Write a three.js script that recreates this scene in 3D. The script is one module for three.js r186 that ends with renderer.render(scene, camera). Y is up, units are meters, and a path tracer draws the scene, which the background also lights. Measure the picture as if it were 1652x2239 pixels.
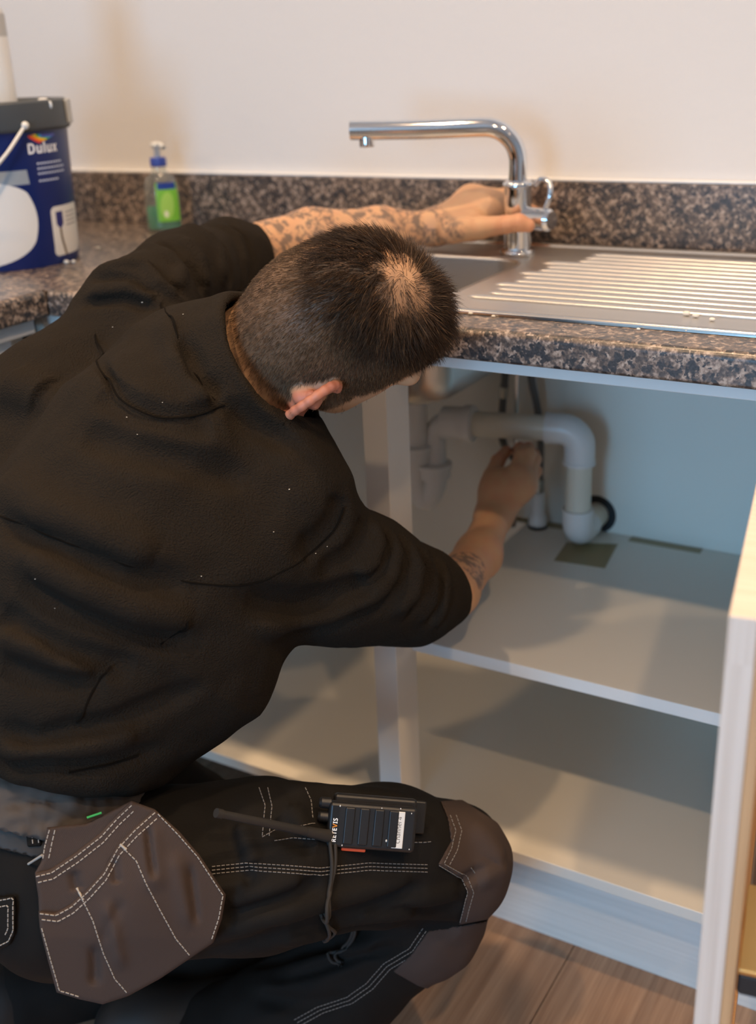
import * as THREE from 'three';
import { RoundedBoxGeometry } from 'three/addons/geometries/RoundedBoxGeometry.js';
import { mergeGeometries } from 'three/addons/utils/BufferGeometryUtils.js';
import { RectAreaLightUniformsLib } from 'three/addons/lights/RectAreaLightUniformsLib.js';
import { createNoise3D } from 'simplex-noise';

// ---------------------------------------------------------------- camera, daylight, exposure
const V = (x, y, z) => new THREE.Vector3(x, y, z);
const scene = new THREE.Scene();
const IMG_W = 1652, IMG_H = 2239, FOCAL = 2468.5;
const camPos = V(0, 1.211, 1.7503);
const camF = V(-0.4804, -0.3793, -0.7908).normalize();
const camR = V(0.8624, -0.0404, -0.5046).normalize();
const camU = V(-0.1595, 0.9244, -0.3465).normalize();
const camera = new THREE.PerspectiveCamera(48.79, IMG_W / IMG_H, 0.05, 30);
camera.position.copy(camPos);
camera.quaternion.setFromRotationMatrix(new THREE.Matrix4().makeBasis(camR, camU, camF.clone().negate()));
camera.focus = 1.16;
camera.userData.fStop = 3.5;
scene.add(camera);

const SKY = new THREE.Color().setRGB(0.50, 0.74, 1.0);
scene.background = SKY.clone().multiplyScalar(1.2);

RectAreaLightUniformsLib.init();
const ROOM = { x0: -2.15, x1: 3.2, z1: 5.2, h: 2.42 };
const WIN = { x0: -0.95, x1: 0.25, y0: 0.12, y1: 2.08 };
const daylight = new THREE.RectAreaLight(new THREE.Color().setRGB(0.27, 0.61, 1.0), 148, WIN.x1 - WIN.x0 - 0.12, WIN.y1 - WIN.y0 - 0.12);
daylight.position.set((WIN.x0 + WIN.x1) / 2, (WIN.y0 + WIN.y1) / 2, ROOM.z1 - 0.02);
daylight.lookAt((WIN.x0 + WIN.x1) / 2, (WIN.y0 + WIN.y1) / 2, 0);
daylight.castShadow = true;
scene.add(daylight);

const renderer = new THREE.WebGLRenderer({ antialias: true });
renderer.toneMapping = THREE.LinearToneMapping;
renderer.toneMappingExposure = 0.105;
renderer.shadowMap.enabled = true;
const LAMP_COLOR = new THREE.Color().setRGB(1.0, 0.68, 0.40);
const LAMP_CD = 41;
const LAMPS = [];
for (const [x, z] of [[-1.75, 0.73], [-0.65, 0.73], [0.45, 0.73], [-1.75, 1.8], [-0.65, 1.8], [0.45, 1.8], [1.55, 1.8], [0.45, 3.6]]) LAMPS.push([x, z]);

// ---------------------------------------------------------------- helpers
const noise3 = createNoise3D((() => { let s = 12345; return () => ((s = (s * 16807) % 2147483647) / 2147483647); })());
let seed = 777;
const rnd = () => ((seed = (seed * 16807) % 2147483647) / 2147483647);
const rr = (a, b) => a + (b - a) * rnd();
const clamp = (x, a, b) => Math.min(b, Math.max(a, x));
const mix = (a, b, t) => a + (b - a) * t;
const smooth = (a, b, x) => { const t = clamp((x - a) / (b - a), 0, 1); return t * t * (3 - 2 * t); };
// a pixel of the photograph gives a direction; the distance (along the view axis) is given
const dirPx = (px, py) => camF.clone().addScaledVector(camR, (px - IMG_W / 2) / FOCAL).addScaledVector(camU, -(py - IMG_H / 2) / FOCAL);
const at = (px, py, d) => camPos.clone().addScaledVector(dirPx(px, py), d);
const onPlane = (px, py, axis, v) => { const d = dirPx(px, py); const t = (v - camPos[axis]) / d[axis]; return camPos.clone().addScaledVector(d, t); };

const used = new Map();
function numbered(n) { const k = used.get(n) || 0; used.set(n, k + 1); return k ? n + '_' + String(k).padStart(3, '0') : n; }
function shade(o) { o.traverse((m) => { if (m.isMesh) { m.castShadow = true; m.receiveShadow = true; } }); return o; }
function thing(name, label, category, group, pos = [0, 0, 0]) {
  const g = new THREE.Group(); g.name = numbered(name); g.position.set(...pos);
  g.userData = { label, category }; if (group) g.userData.group = group;
  scene.add(g); return g;
}
function part(name, geo, mat, parent, label) {
  const geos = Array.isArray(geo) ? join(geo) : geo;
  const m = new THREE.Mesh(geos, mat); m.name = name; m.castShadow = m.receiveShadow = true;
  if (label) m.userData.label = label;
  parent.add(m); return m;
}
function join(list) {
  const l = list.map((g) => { let q = g.index ? g.toNonIndexed() : g; for (const k of Object.keys(q.attributes)) if (!['position', 'normal', 'uv'].includes(k)) q.deleteAttribute(k); if (!q.attributes.uv) q.setAttribute('uv', new THREE.BufferAttribute(new Float32Array(q.attributes.position.count * 2), 2)); return q; });
  return mergeGeometries(l);
}
function single(name, geo, mat, label, category, group) {
  const m = new THREE.Mesh(Array.isArray(geo) ? join(geo) : geo, mat); m.name = numbered(name); m.castShadow = m.receiveShadow = true;
  m.userData = { label, category }; if (group) m.userData.group = group; scene.add(m); return m;
}
function structure(name, geo, mat, parent = scene) {
  const m = new THREE.Mesh(Array.isArray(geo) ? join(geo) : geo, mat); m.name = name; m.castShadow = m.receiveShadow = true;
  if (parent === scene) m.userData.kind = 'structure'; parent.add(m); return m;
}
// uv in metres from the dominant normal
function metreUV(g, turn = false) {
  const q = g.index ? g.toNonIndexed() : g; const p = q.attributes.position, n = q.attributes.normal, uv = new Float32Array(p.count * 2);
  for (let t = 0; t < p.count; t += 3) {
    let ax = 0, ay = 0, az = 0; for (let i = t; i < t + 3; i++) { ax += n.getX(i); ay += n.getY(i); az += n.getZ(i); } ax = Math.abs(ax); ay = Math.abs(ay); az = Math.abs(az);
    for (let i = t; i < t + 3; i++) { let u, v; if (ay >= ax && ay >= az) { u = p.getX(i); v = p.getZ(i); } else if (az >= ax) { u = p.getX(i); v = p.getY(i); } else { u = p.getZ(i); v = p.getY(i); }
      uv[2 * i] = turn ? v : u; uv[2 * i + 1] = turn ? u : v; }
  }
  q.setAttribute('uv', new THREE.BufferAttribute(uv, 2)); return q;
}
const box = (x0, x1, y0, y1, z0, z1, r = 0.0012) => {
  const w = x1 - x0, h = y1 - y0, d = z1 - z0;
  const g = r > 0 ? new RoundedBoxGeometry(w, h, d, 1, Math.min(r, w / 2.1, h / 2.1, d / 2.1)) : new THREE.BoxGeometry(w, h, d);
  g.translate((x0 + x1) / 2, (y0 + y1) / 2, (z0 + z1) / 2); return metreUV(g);
};
const tube = (pts, r, seg = 24, rad = 8, closed = false) => new THREE.TubeGeometry(new THREE.CatmullRomCurve3(pts, closed, 'centripetal'), seg, r, rad, closed);
const cyl = (a, b, r0, r1 = r0, rad = 24) => {
  const d = b.clone().sub(a), L = d.length(); const g = new THREE.CylinderGeometry(r1, r0, L, rad);
  g.applyQuaternion(new THREE.Quaternion().setFromUnitVectors(V(0, 1, 0), d.normalize())); g.translate((a.x + b.x) / 2, (a.y + b.y) / 2, (a.z + b.z) / 2); return g;
};
const lathe = (prof, seg = 40) => new THREE.LatheGeometry(prof.map(([r, y]) => new THREE.Vector2(r, y)), seg);

// textures
function dataTex(w, h, fn, srgb = true) {
  const d = new Uint8Array(w * h * 4);
  for (let j = 0; j < h; j++) for (let i = 0; i < w; i++) { const c = fn(i / w, j / h), k = (j * w + i) * 4; d[k] = clamp(c[0], 0, 255); d[k + 1] = clamp(c[1], 0, 255); d[k + 2] = clamp(c[2], 0, 255); d[k + 3] = 255; }
  const t = new THREE.DataTexture(d, w, h); t.wrapS = t.wrapT = THREE.RepeatWrapping; t.magFilter = THREE.LinearFilter; t.minFilter = THREE.LinearMipmapLinearFilter; t.generateMipmaps = true;
  if (srgb) t.colorSpace = THREE.SRGBColorSpace; t.needsUpdate = true; return t;
}
// noise that tiles over the unit square
function tileNoise(u, v, f, o) { const a = 2 * Math.PI * u, b = 2 * Math.PI * v, R = f / (2 * Math.PI); return 0.5 * (noise3(Math.cos(a) * R + o, Math.sin(a) * R, Math.cos(b) * R + 7 * o + Math.sin(b) * R * 1.7) + noise3(Math.sin(a) * R - o, Math.cos(b) * R + 3 * o, Math.sin(b) * R + Math.cos(a) * R * 0.6)); }
function canvasTex(w, h, draw) {
  const c = document.createElement('canvas'); c.width = w; c.height = h; draw(c.getContext('2d'), w, h);
  const t = new THREE.CanvasTexture(c); t.colorSpace = THREE.SRGBColorSpace; t.magFilter = THREE.LinearFilter; return t;
}

// ---------------------------------------------------------------- materials
const std = (rgb, roughness = 0.6, extra = {}) => new THREE.MeshPhysicalMaterial({ color: new THREE.Color().setRGB(...rgb), roughness, metalness: 0, ...extra });
const graniteTex = dataTex(1024, 1024, (u, v) => {
  const x = u * 0.5, y = v * 0.5;            // half a metre
  const n = (f, o) => noise3(x * f + o, y * f - o, o * 3.1);
  const a = n(95, 1) * 0.6 + n(210, 2) * 0.45 + n(480, 3) * 0.22, b = n(60, 5) * 0.5 + n(150, 6) * 0.5 + n(380, 4) * 0.3, c = n(330, 8);
  let col = [103, 89, 79];
  if (a > 0.12) col = [140, 123, 110]; if (a > 0.42) col = [166, 150, 136]; if (a < -0.22) col = [78, 69, 63];
  if (b > 0.27) col = [50, 48, 49]; else if (b > 0.17) col = [72, 66, 63];
  const j = 14 * c + 10 * n(900, 9);
  return [col[0] + j, col[1] + j, col[2] + j];
});
graniteTex.repeat.set(1.5, 1.5);
const granite = new THREE.MeshPhysicalMaterial({ map: graniteTex, roughness: 0.36, clearcoat: 0.35, clearcoatRoughness: 0.32 });
const wallBump = dataTex(512, 512, (u, v) => { const n = 128 + 40 * tileNoise(u, v, 60, 2) + 40 * tileNoise(u, v, 130, 4); return [n, n, n]; }, false);
const plaster = std([0.71, 0.69, 0.665], 0.75, { bumpMap: wallBump, bumpScale: 0.0006 });
const ceilingPaint = std([0.82, 0.81, 0.79], 0.9);
const melamine = std([0.77, 0.725, 0.635], 0.38);
const melamineEdge = std([0.80, 0.775, 0.73], 0.4);
const plinthTex = dataTex(256, 256, (u, v) => { const n = tileNoise(u, v, 6, 3) * 5 + noise3(u * 4, v * 160, 2) * 7; return [222 + n, 220 + n, 214 + n]; });
const plinthMat = new THREE.MeshPhysicalMaterial({ map: plinthTex, roughness: 0.5 });
const woodTex = (seedN, base, dark, fx, fy) => dataTex(512, 512, (u, v) => {
  const w = noise3(u * fx * 0.5 + seedN, v * fy, seedN) * 0.6 + noise3(u * fx * 2 + 4, v * fy * 4, seedN + 2) * 0.3 + noise3(u * fx * 6, v * fy * 12, seedN + 5) * 0.25;
  const s = clamp(0.5 + 0.5 * w, 0, 1); return [mix(dark[0], base[0], s), mix(dark[1], base[1], s), mix(dark[2], base[2], s)];
});
// floor boards: the grain runs along v
const floorMats = [0, 1, 2, 3].map((k) => {
  const t = dataTex(512, 512, (u, v) => {
    const w = noise3(u * 14 + k * 9, v * 1.6, k) * 0.55 + noise3(u * 40 + 4, v * 4, k + 2) * 0.35 + noise3(u * 120, v * 10, k + 5) * 0.3;
    const s = clamp(0.55 + 0.5 * w, 0, 1); const b = [188, 156, 128], d = [146, 114, 90];
    const sh = [0, -9, 7, -3][k]; return [mix(d[0], b[0], s) + sh, mix(d[1], b[1], s) + sh, mix(d[2], b[2], s) + sh];
  }); t.repeat.set(5, 1.2);
  return new THREE.MeshPhysicalMaterial({ map: t, roughness: 0.5 });
});
const paleWoodTex = woodTex(11, [226, 218, 208], [205, 192, 178], 3, 3); paleWoodTex.repeat.set(6, 1.5);
const oakTex = dataTex(512, 512, (u, v) => { const w = noise3(u * 30, v * 2, 3) * 0.6 + noise3(u * 90, v * 6, 8) * 0.4; const s = clamp(0.5 + 0.5 * w, 0, 1); return [mix(176, 208, s), mix(138, 168, s), mix(98, 124, s)]; });
oakTex.repeat.set(3, 1.2);
const paleWood = new THREE.MeshPhysicalMaterial({ map: dataTex(512, 512, (u, v) => { const w = noise3(u * 60, v * 2, 3) * 0.7 + noise3(u * 150, v * 6, 8) * 0.3; const s = clamp(0.5 + 0.5 * w, 0, 1); return [mix(206, 226, s), mix(192, 216, s), mix(178, 205, s)]; }), roughness: 0.55 });
paleWood.map.repeat.set(3, 1.2);
const oak = new THREE.MeshPhysicalMaterial({ map: oakTex, roughness: 0.5 });
const steelBump = dataTex(512, 512, (u, v) => { const n = 128 + 60 * noise3(u * 6, v * 200, 3) + 40 * noise3(u * 120, v * 120, 6); return [n, n, n]; }, false); steelBump.repeat.set(4, 4);
const steel = new THREE.MeshPhysicalMaterial({ color: new THREE.Color().setRGB(0.66, 0.63, 0.59), metalness: 1, roughness: 0.34, bumpMap: steelBump, bumpScale: 0.00012 });
const steelShiny = new THREE.MeshPhysicalMaterial({ color: new THREE.Color().setRGB(0.72, 0.69, 0.65), metalness: 1, roughness: 0.2 });
const chrome = new THREE.MeshPhysicalMaterial({ color: new THREE.Color().setRGB(0.82, 0.82, 0.82), metalness: 1, roughness: 0.07 });
const whitePlastic = std([0.78, 0.77, 0.74], 0.3);
const agedPlastic = std([0.74, 0.70, 0.58], 0.35);
const darkRubber = std([0.012, 0.012, 0.013], 0.6);
const blackPlastic = std([0.011, 0.011, 0.012], 0.38);

// ---------------------------------------------------------------- the room
const T = 0.14;
{
  const floor = structure('floor', box(ROOM.x0 - T, ROOM.x1 + T, -0.16, -0.012, -T, ROOM.z1 + T, 0), std([0.30, 0.22, 0.16], 0.8));
  // boards run towards the back wall; rows of 0.19 m with staggered ends
  const W = 0.19, L = 1.28, gap = 0.0012; let row = 0;
  const geoFull = box(-W / 2 + gap / 2, W / 2 - gap / 2, -0.012, 0, -L / 2 + gap / 2, L / 2 - gap / 2, 0.0009);
  for (let x = ROOM.x0 + W / 2; x < ROOM.x1; x += W, row++) {
    const off = (row * 0.47) % 1 * L;
    for (let z = -off; z < ROOM.z1; z += L) {
      const z0 = Math.max(z, 0), z1 = Math.min(z + L, ROOM.z1); if (z1 - z0 < 0.03) continue;
      const full = z1 - z0 > L - 1e-6;
      const m = new THREE.Mesh(full ? geoFull : box(-W / 2 + gap / 2, W / 2 - gap / 2, -0.012, 0, -(z1 - z0) / 2 + gap / 2, (z1 - z0) / 2 - gap / 2, 0.0009), floorMats[Math.floor(rnd() * 4)]);
      m.position.set(x, 0, (z0 + z1) / 2); m.name = 'floor_board'; m.receiveShadow = m.castShadow = true; floor.add(m);
    }
  }
  structure('ceiling', box(ROOM.x0 - T, ROOM.x1 + T, ROOM.h, ROOM.h + 0.15, -T, ROOM.z1 + T, 0), ceilingPaint);
  structure('wall_back', box(ROOM.x0 - T, ROOM.x1 + T, 0, ROOM.h, -T, 0, 0), plaster);
  structure('wall_left', box(ROOM.x0 - T, ROOM.x0, 0, ROOM.h, 0, ROOM.z1, 0), plaster);
  structure('wall_right', box(ROOM.x1, ROOM.x1 + T, 0, ROOM.h, 0, ROOM.z1, 0), plaster);
  structure('wall_front', [box(ROOM.x0 - T, WIN.x0, 0, ROOM.h, ROOM.z1, ROOM.z1 + T, 0), box(WIN.x1, ROOM.x1 + T, 0, ROOM.h, ROOM.z1, ROOM.z1 + T, 0), box(WIN.x0, WIN.x1, 0, WIN.y0, ROOM.z1, ROOM.z1 + T, 0), box(WIN.x0, WIN.x1, WIN.y1, ROOM.h, ROOM.z1, ROOM.z1 + T, 0)], plaster);
  const f = 0.05, z0 = ROOM.z1 + 0.03, z1 = ROOM.z1 + 0.09;
  const win = structure('window_1', [box(WIN.x0, WIN.x0 + f, WIN.y0, WIN.y1, z0, z1), box(WIN.x1 - f, WIN.x1, WIN.y0, WIN.y1, z0, z1), box(WIN.x0 + f, WIN.x1 - f, WIN.y0, WIN.y0 + f, z0, z1), box(WIN.x0 + f, WIN.x1 - f, WIN.y1 - f, WIN.y1, z0, z1)], std([0.8, 0.8, 0.8], 0.4));
  const pane = part('pane', box(WIN.x0 + f, WIN.x1 - f, WIN.y0 + f, WIN.y1 - f, ROOM.z1 + 0.055, ROOM.z1 + 0.061, 0), new THREE.MeshPhysicalMaterial({ transmission: 1, roughness: 0, thickness: 0, color: 0xffffff }), win);
  pane.castShadow = false;
}

// ceiling downlights
LAMPS.forEach(([x, z], i) => {
  const g = thing('ceiling_downlight', 'round white recessed downlight shining warm light from the ceiling', 'ceiling light', 'recessed ceiling downlights', [x, ROOM.h, z]);
  part('bezel', lathe([[0.034, -0.001], [0.044, -0.001], [0.046, -0.004], [0.040, -0.006], [0.034, -0.003]], 32), std([0.8, 0.8, 0.8], 0.3), g);
  part('lens', new THREE.CircleGeometry(0.034, 24).rotateX(Math.PI / 2).translate(0, -0.0015, 0), new THREE.MeshStandardMaterial({ color: 0x000000, emissive: LAMP_COLOR, emissiveIntensity: 90 }), g);
  const s = new THREE.SpotLight(LAMP_COLOR, LAMP_CD, 0, 1.2, 0.6, 2);
  s.position.set(x, ROOM.h - 0.012, z); s.target.position.set(x, 0, z); s.castShadow = true; s.shadow.radius = 1.7;
  scene.add(s); scene.add(s.target);
});

// ---------------------------------------------------------------- worktops, upstands, sealant
const WT = 0.91, CUT = { x0: -1.09, x1: -0.09, z0: 0.065, z1: 0.522 };   // sink cut-out
const LEG_X = -1.238;
function slab(shape, holes, y0, y1) {
  const s = new THREE.Shape(shape.map(([a, b]) => new THREE.Vector2(a, -b))); for (const h of holes) s.holes.push(new THREE.Path(h.map(([a, b]) => new THREE.Vector2(a, -b))));
  const g = new THREE.ExtrudeGeometry(s, { depth: y1 - y0, bevelEnabled: false }); g.rotateX(-Math.PI / 2); g.translate(0, y0, 0); return metreUV(g);
}
// rounded (post-formed) nosing, extruded along x or z
function nosing(len) {
  const r = 0.009, t = 0.038, s = new THREE.Shape();
  s.moveTo(0, 0); s.lineTo(0.012 - r * 0.5, 0); s.absarc(0.012 - r * 0.5, r * 0.5, r * 0.5, -Math.PI / 2, 0); s.lineTo(0.012, t - r); s.absarc(0.012 - r, t - r, r, 0, Math.PI / 2); s.lineTo(0, t);
  return new THREE.ExtrudeGeometry(s, { depth: len, bevelEnabled: false, curveSegments: 6 });
}
{
  const x1 = ROOM.x1, n1 = nosing(x1 - LEG_X); n1.rotateY(-Math.PI / 2); n1.translate(x1, WT - 0.038, 0); // profile x -> +z
  const pos = n1.attributes.position; let zmin = 1e9; for (let i = 0; i < pos.count; i++) zmin = Math.min(zmin, pos.getZ(i)); n1.translate(0, 0, 0.588 - zmin);
  single('worktop', [slab([[LEG_X, 0.001], [x1, 0.001], [x1, 0.588], [LEG_X, 0.588]], [[[CUT.x0, CUT.z0], [CUT.x1, CUT.z0], [CUT.x1, CUT.z1], [CUT.x0, CUT.z1]]], WT - 0.038, WT), metreUV(n1)], granite, 'brown and black speckled stone-effect worktop with the steel sink set into it', 'worktop');
  const zEnd = 2.0, n2 = nosing(zEnd - 0.602); n2.translate(LEG_X - 0.013, WT - 0.038, 0.602);
  single('worktop', [slab([[ROOM.x0 + 0.001, 0.001], [LEG_X - 0.001, 0.001], [LEG_X - 0.001, 0.588], [LEG_X - 0.0125, 0.602], [LEG_X - 0.0125, zEnd], [ROOM.x0 + 0.001, zEnd]], [], WT - 0.038, WT), metreUV(n2)], granite, 'speckled stone-effect worktop of the side run carrying the blue paint bucket', 'worktop');
  single('upstand', box(ROOM.x0 + 0.02, ROOM.x1 - 0.001, WT, WT + 0.0955, 0.0005, 0.018, 0.001), granite, 'speckled stone-effect upstand strip along the back wall behind the tap', 'upstand');
  single('upstand', box(ROOM.x0 + 0.0005, ROOM.x0 + 0.018, WT, WT + 0.0955, 0.0005, 2.0, 0.001), granite, 'speckled stone-effect upstand strip along the side wall behind the paint bucket', 'upstand');
  structure('trim_1', box(ROOM.x0 + 0.02, ROOM.x1 - 0.001, WT + 0.0955, WT + 0.1005, 0.0005, 0.012, 0.002), std([0.86, 0.85, 0.82], 0.35));
}

// ---------------------------------------------------------------- sink
const SK = { x0: -1.11, x1: -0.07, z0: 0.050, z1: 0.534, y: WT };
const BOWL = { x0: -1.035, x1: -0.672, z0: 0.175, z1: 0.468 };
const rrect = (x0, x1, z0, z1, r, n = 6) => { const p = []; for (const [cx, cz, a] of [[x1 - r, z1 - r, 0], [x0 + r, z1 - r, 1], [x0 + r, z0 + r, 2], [x1 - r, z0 + r, 3]]) for (let i = 0; i <= n; i++) { const t = (a + i / n) * Math.PI / 2; p.push([cx + r * Math.cos(t), cz + r * Math.sin(t)]); } return p; };
function ringLoft(rings, cap) { // rings: arrays of [x,y,z], equal counts
  const n = rings[0].length, pos = [], idx = []; for (const r of rings) for (const p of r) pos.push(...p);
  for (let k = 0; k + 1 < rings.length; k++) for (let i = 0; i < n; i++) { const j = (i + 1) % n, a = k * n + i, b = k * n + j, c = a + n, d = b + n; idx.push(a, c, b, b, c, d); }
  if (cap) { const base = (rings.length - 1) * n; const c = [0, 0, 0]; for (const p of rings[rings.length - 1]) for (let q = 0; q < 3; q++) c[q] += p[q] / n; pos.push(...c); const ci = pos.length / 3 - 1; for (let i = 0; i < n; i++) idx.push(base + i, ci, base + (i + 1) % n); }
  const g = new THREE.BufferGeometry(); g.setAttribute('position', new THREE.Float32BufferAttribute(pos, 3)); g.setIndex(idx); g.computeVertexNormals(); return metreUV(g);
}
{
  const g = thing('kitchen_sink', 'stainless steel inset sink with a square bowl and ridged drainer', 'sink');
  const prof = [[0, 0.0006], [0.0005, 0.004], [0.003, 0.0062], [0.008, 0.0058], [0.014, 0.002]];
  part('rim', ringLoft(prof.map(([i, h]) => rrect(SK.x0 + i, SK.x1 - i, SK.z0 + i, SK.z1 - i, 0.03 - i).map(([x, z]) => [x, SK.y + h, z]))), steelShiny, g);
  // deck: a plate with the bowl's hole
  const hole = rrect(BOWL.x0, BOWL.x1, BOWL.z0, BOWL.z1, 0.055).reverse();
  const deck = slab(rrect(SK.x0 + 0.013, SK.x1 - 0.013, SK.z0 + 0.013, SK.z1 - 0.013, 0.02), [hole], SK.y + 0.0008, SK.y + 0.0021);
  part('deck', deck, steel, g);
  const ring = (i, y, r) => rrect(BOWL.x0 + i, BOWL.x1 - i, BOWL.z0 + i, BOWL.z1 - i, r).map(([x, z]) => [x, SK.y + y, z]);
  part('bowl', ringLoft([ring(-0.004, 0.0026, 0.059), ring(0.0, 0.002, 0.055), ring(0.003, -0.003, 0.052), ring(0.006, -0.06, 0.05), ring(0.010, -0.12, 0.05), ring(0.018, -0.148, 0.05), ring(0.034, -0.160, 0.05), ring(0.08, -0.164, 0.05)], true), steel, g);
  part('waste', lathe([[0, 0.004], [0.02, 0.003], [0.035, 0.006], [0.043, 0.003], [0.043, 0.0]], 32).translate((BOWL.x0 + BOWL.x1) / 2, SK.y - 0.164, (BOWL.z0 + BOWL.z1) / 2), chrome, g);
  // drainer ridges
  const N = 13;
  for (let k = 0; k < N; k++) {
    const z = 0.118 + k * 0.0275, xl = z < 0.2 ? -0.60 : -0.645 + 0.02 * Math.abs(Math.sin(k * 2.1)), pr = [];
    const w = 0.0085, hgt = 0.0042, rings = [];
    for (const [x, s] of [[xl, 0.02], [xl + 0.008, 0.7], [xl + 0.02, 1], [-0.14, 1], [-0.125, 0.6], [-0.115, 0.02]]) { const q = []; for (let i = 0; i <= 8; i++) { const a = Math.PI * i / 8; q.push([x, SK.y + 0.002 + Math.sin(a) * hgt * s, z + Math.cos(a) * w * s]); } for (let i = 7; i > 0; i -= 3) q.push([x, SK.y + 0.0012, z - w * s + (8 - i) / 8 * 2 * w * s]); rings.push(q); }
    part('drainer_ridge', ringLoft(rings), steel, g);
  }
}

// ---------------------------------------------------------------- mixer tap
const TAP = V(-0.708, WT + 0.002, 0.142);
{
  const g = thing('mixer_tap', 'chrome single-lever mixer tap with a long level spout', 'tap', null, TAP.toArray());
  const end = at(765, 273, 1.68).sub(TAP), topY = 0.186, dirS = V(end.x, 0, end.z); const Ls = dirS.length(); dirS.normalize();
  part('base_flange', lathe([[0, 0], [0.027, 0], [0.027, 0.006], [0.023, 0.009], [0.0, 0.009]]), chrome, g);
  part('body', lathe([[0.0, 0.008], [0.0205, 0.008], [0.0205, 0.098], [0.022, 0.1], [0.022, 0.106], [0.018, 0.109], [0, 0.109]]), chrome, g);
  const R = 0.05, pts = [V(0, 0.1, 0), V(0, topY - R - 0.02, 0)]; for (let i = 0; i <= 10; i++) { const a = i / 10 * Math.PI / 2; pts.push(V(0, topY - R + R * Math.sin(a), 0).addScaledVector(dirS, R - R * Math.cos(a))); } pts.push(V(0, topY, 0).addScaledVector(dirS, Ls * 0.6)); pts.push(V(0, topY + 0.002, 0).addScaledVector(dirS, Ls));
  const cv = new THREE.CurvePath(); const cr = new THREE.CatmullRomCurve3(pts, false, 'centripetal');
  part('spout', [new THREE.TubeGeometry(cr, 90, 0.0138, 20), new THREE.CircleGeometry(0.0138, 20).lookAt(dirS).translate(dirS.x * Ls, topY + 0.002, dirS.z * Ls)], chrome, g);
  part('aerator', lathe([[0, 0], [0.0105, 0], [0.0115, 0.002], [0.0115, 0.014]]).translate(dirS.x * (Ls - 0.024), topY - 0.022, dirS.z * (Ls - 0.024)), chrome, g);
  // valve on the side and its loop lever
  const o = V(0, 0.055, 0), s = V(0.92, 0, 0.25).normalize();
  part('valve', [cyl(o, o.clone().addScaledVector(s, 0.058), 0.0165, 0.0165, 28), cyl(o.clone().addScaledVector(s, 0.058), o.clone().addScaledVector(s, 0.064), 0.0165, 0.013, 28)], chrome, g);
  const c = o.clone().addScaledVector(s, 0.05);
  part('lever', tube([c.clone().add(V(0, 0.012, 0)), c.clone().addScaledVector(s, 0.008).add(V(0, 0.035, -0.004)), c.clone().addScaledVector(s, 0.004).add(V(0, 0.052, -0.008)), c.clone().addScaledVector(s, -0.012).add(V(0, 0.056, -0.012)), c.clone().addScaledVector(s, -0.024).add(V(0, 0.048, -0.014))], 0.0042, 30, 10), chrome, g);
}

// ---------------------------------------------------------------- sink cabinet with its open door
const CAB = { x0: -1.30, x1: -0.205, yb: 0.151, yt: 0.871, z0: 0.058, z1: 0.575 };
{
  const g = thing('sink_cabinet', 'open cream sink cabinet with a shelf and a door swung outwards', 'cabinet');
  const t = 0.018;
  part('base_panel', box(CAB.x0 + t, CAB.x1 - t, CAB.yb, CAB.yb + t, CAB.z0, CAB.z1 - 0.001), melamine, g);
  part('side_panel', box(CAB.x0, CAB.x0 + t, CAB.yb, CAB.yt, CAB.z0 - 0.03, CAB.z1), melamine, g);
  part('side_panel', box(CAB.x1 - t, CAB.x1, CAB.yb, CAB.yt, CAB.z0 - 0.03, CAB.z1), melamine, g);
  part('back_panel', box(CAB.x0 + t, CAB.x1 - t, CAB.yb, CAB.yt - 0.06, CAB.z0 - 0.009, CAB.z0), melamine, g);
  part('top_rail', box(CAB.x0 + t, CAB.x1 - t, CAB.yt - t, CAB.yt, CAB.z1 - 0.07, CAB.z1 - 0.001), melamineEdge, g);
  part('post', box(-0.731, -0.695, CAB.yb + t, CAB.yt - t, 0.517, CAB.z1), melamineEdge, g, 'cream upright between the two openings');
  const sh = part('shelf', box(-0.715, CAB.x1 - t, 0.423, 0.441, CAB.z0 + 0.001, 0.530), melamine, g);
  part('edging', box(-0.693, CAB.x1 - t, 0.4231, 0.4409, 0.530, 0.5312, 0), melamineEdge, sh);
  // door
  const d = new THREE.Group(); d.name = 'door'; d.userData.label = 'pale wood cabinet door standing open'; g.add(d);
  d.position.set(-0.2262, 0, 0.578); d.rotation.y = Math.atan2(-0.987, 0.161);
  const L = 0.52, y0 = 0.156, y1 = 0.868;
  part('slab', box(0, L, y0, y1, -0.0185, 0, 0.001), paleWood, d);
  const f = 0.075, zf = -0.0185, zo = -0.0265;
  part('stile', box(0, f, y0, y1, zo, zf, 0.001), oak, d); part('stile', box(L - f, L, y0, y1, zo, zf, 0.001), oak, d);
  part('rail', box(f, L - f, y0, y0 + f, zo, zf, 0.001), oak, d); part('rail', box(f, L - f, y1 - f, y1, zo, zf, 0.001), oak, d);
  part('handle', [box(L - 0.10, L - 0.004, 0.556, 0.576, zo - 0.032, zo - 0.001, 0.003)], darkRubber, d, 'black bar handle');
  part('handle_cap', [box(L - 0.10, L - 0.004, 0.576, 0.5805, zo - 0.032, zo - 0.001, 0.001)], new THREE.MeshPhysicalMaterial({ color: new THREE.Color().setRGB(0.72, 0.5, 0.2), metalness: 1, roughness: 0.3 }), d, 'brass strip on the handle');
}
single('plinth', box(-0.93, ROOM.x1 - 0.002, 0.0, 0.149, 0.514, 0.532, 0.001), plinthMat, 'pale wood-grain plinth board under the sink cabinet', 'plinth');
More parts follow.
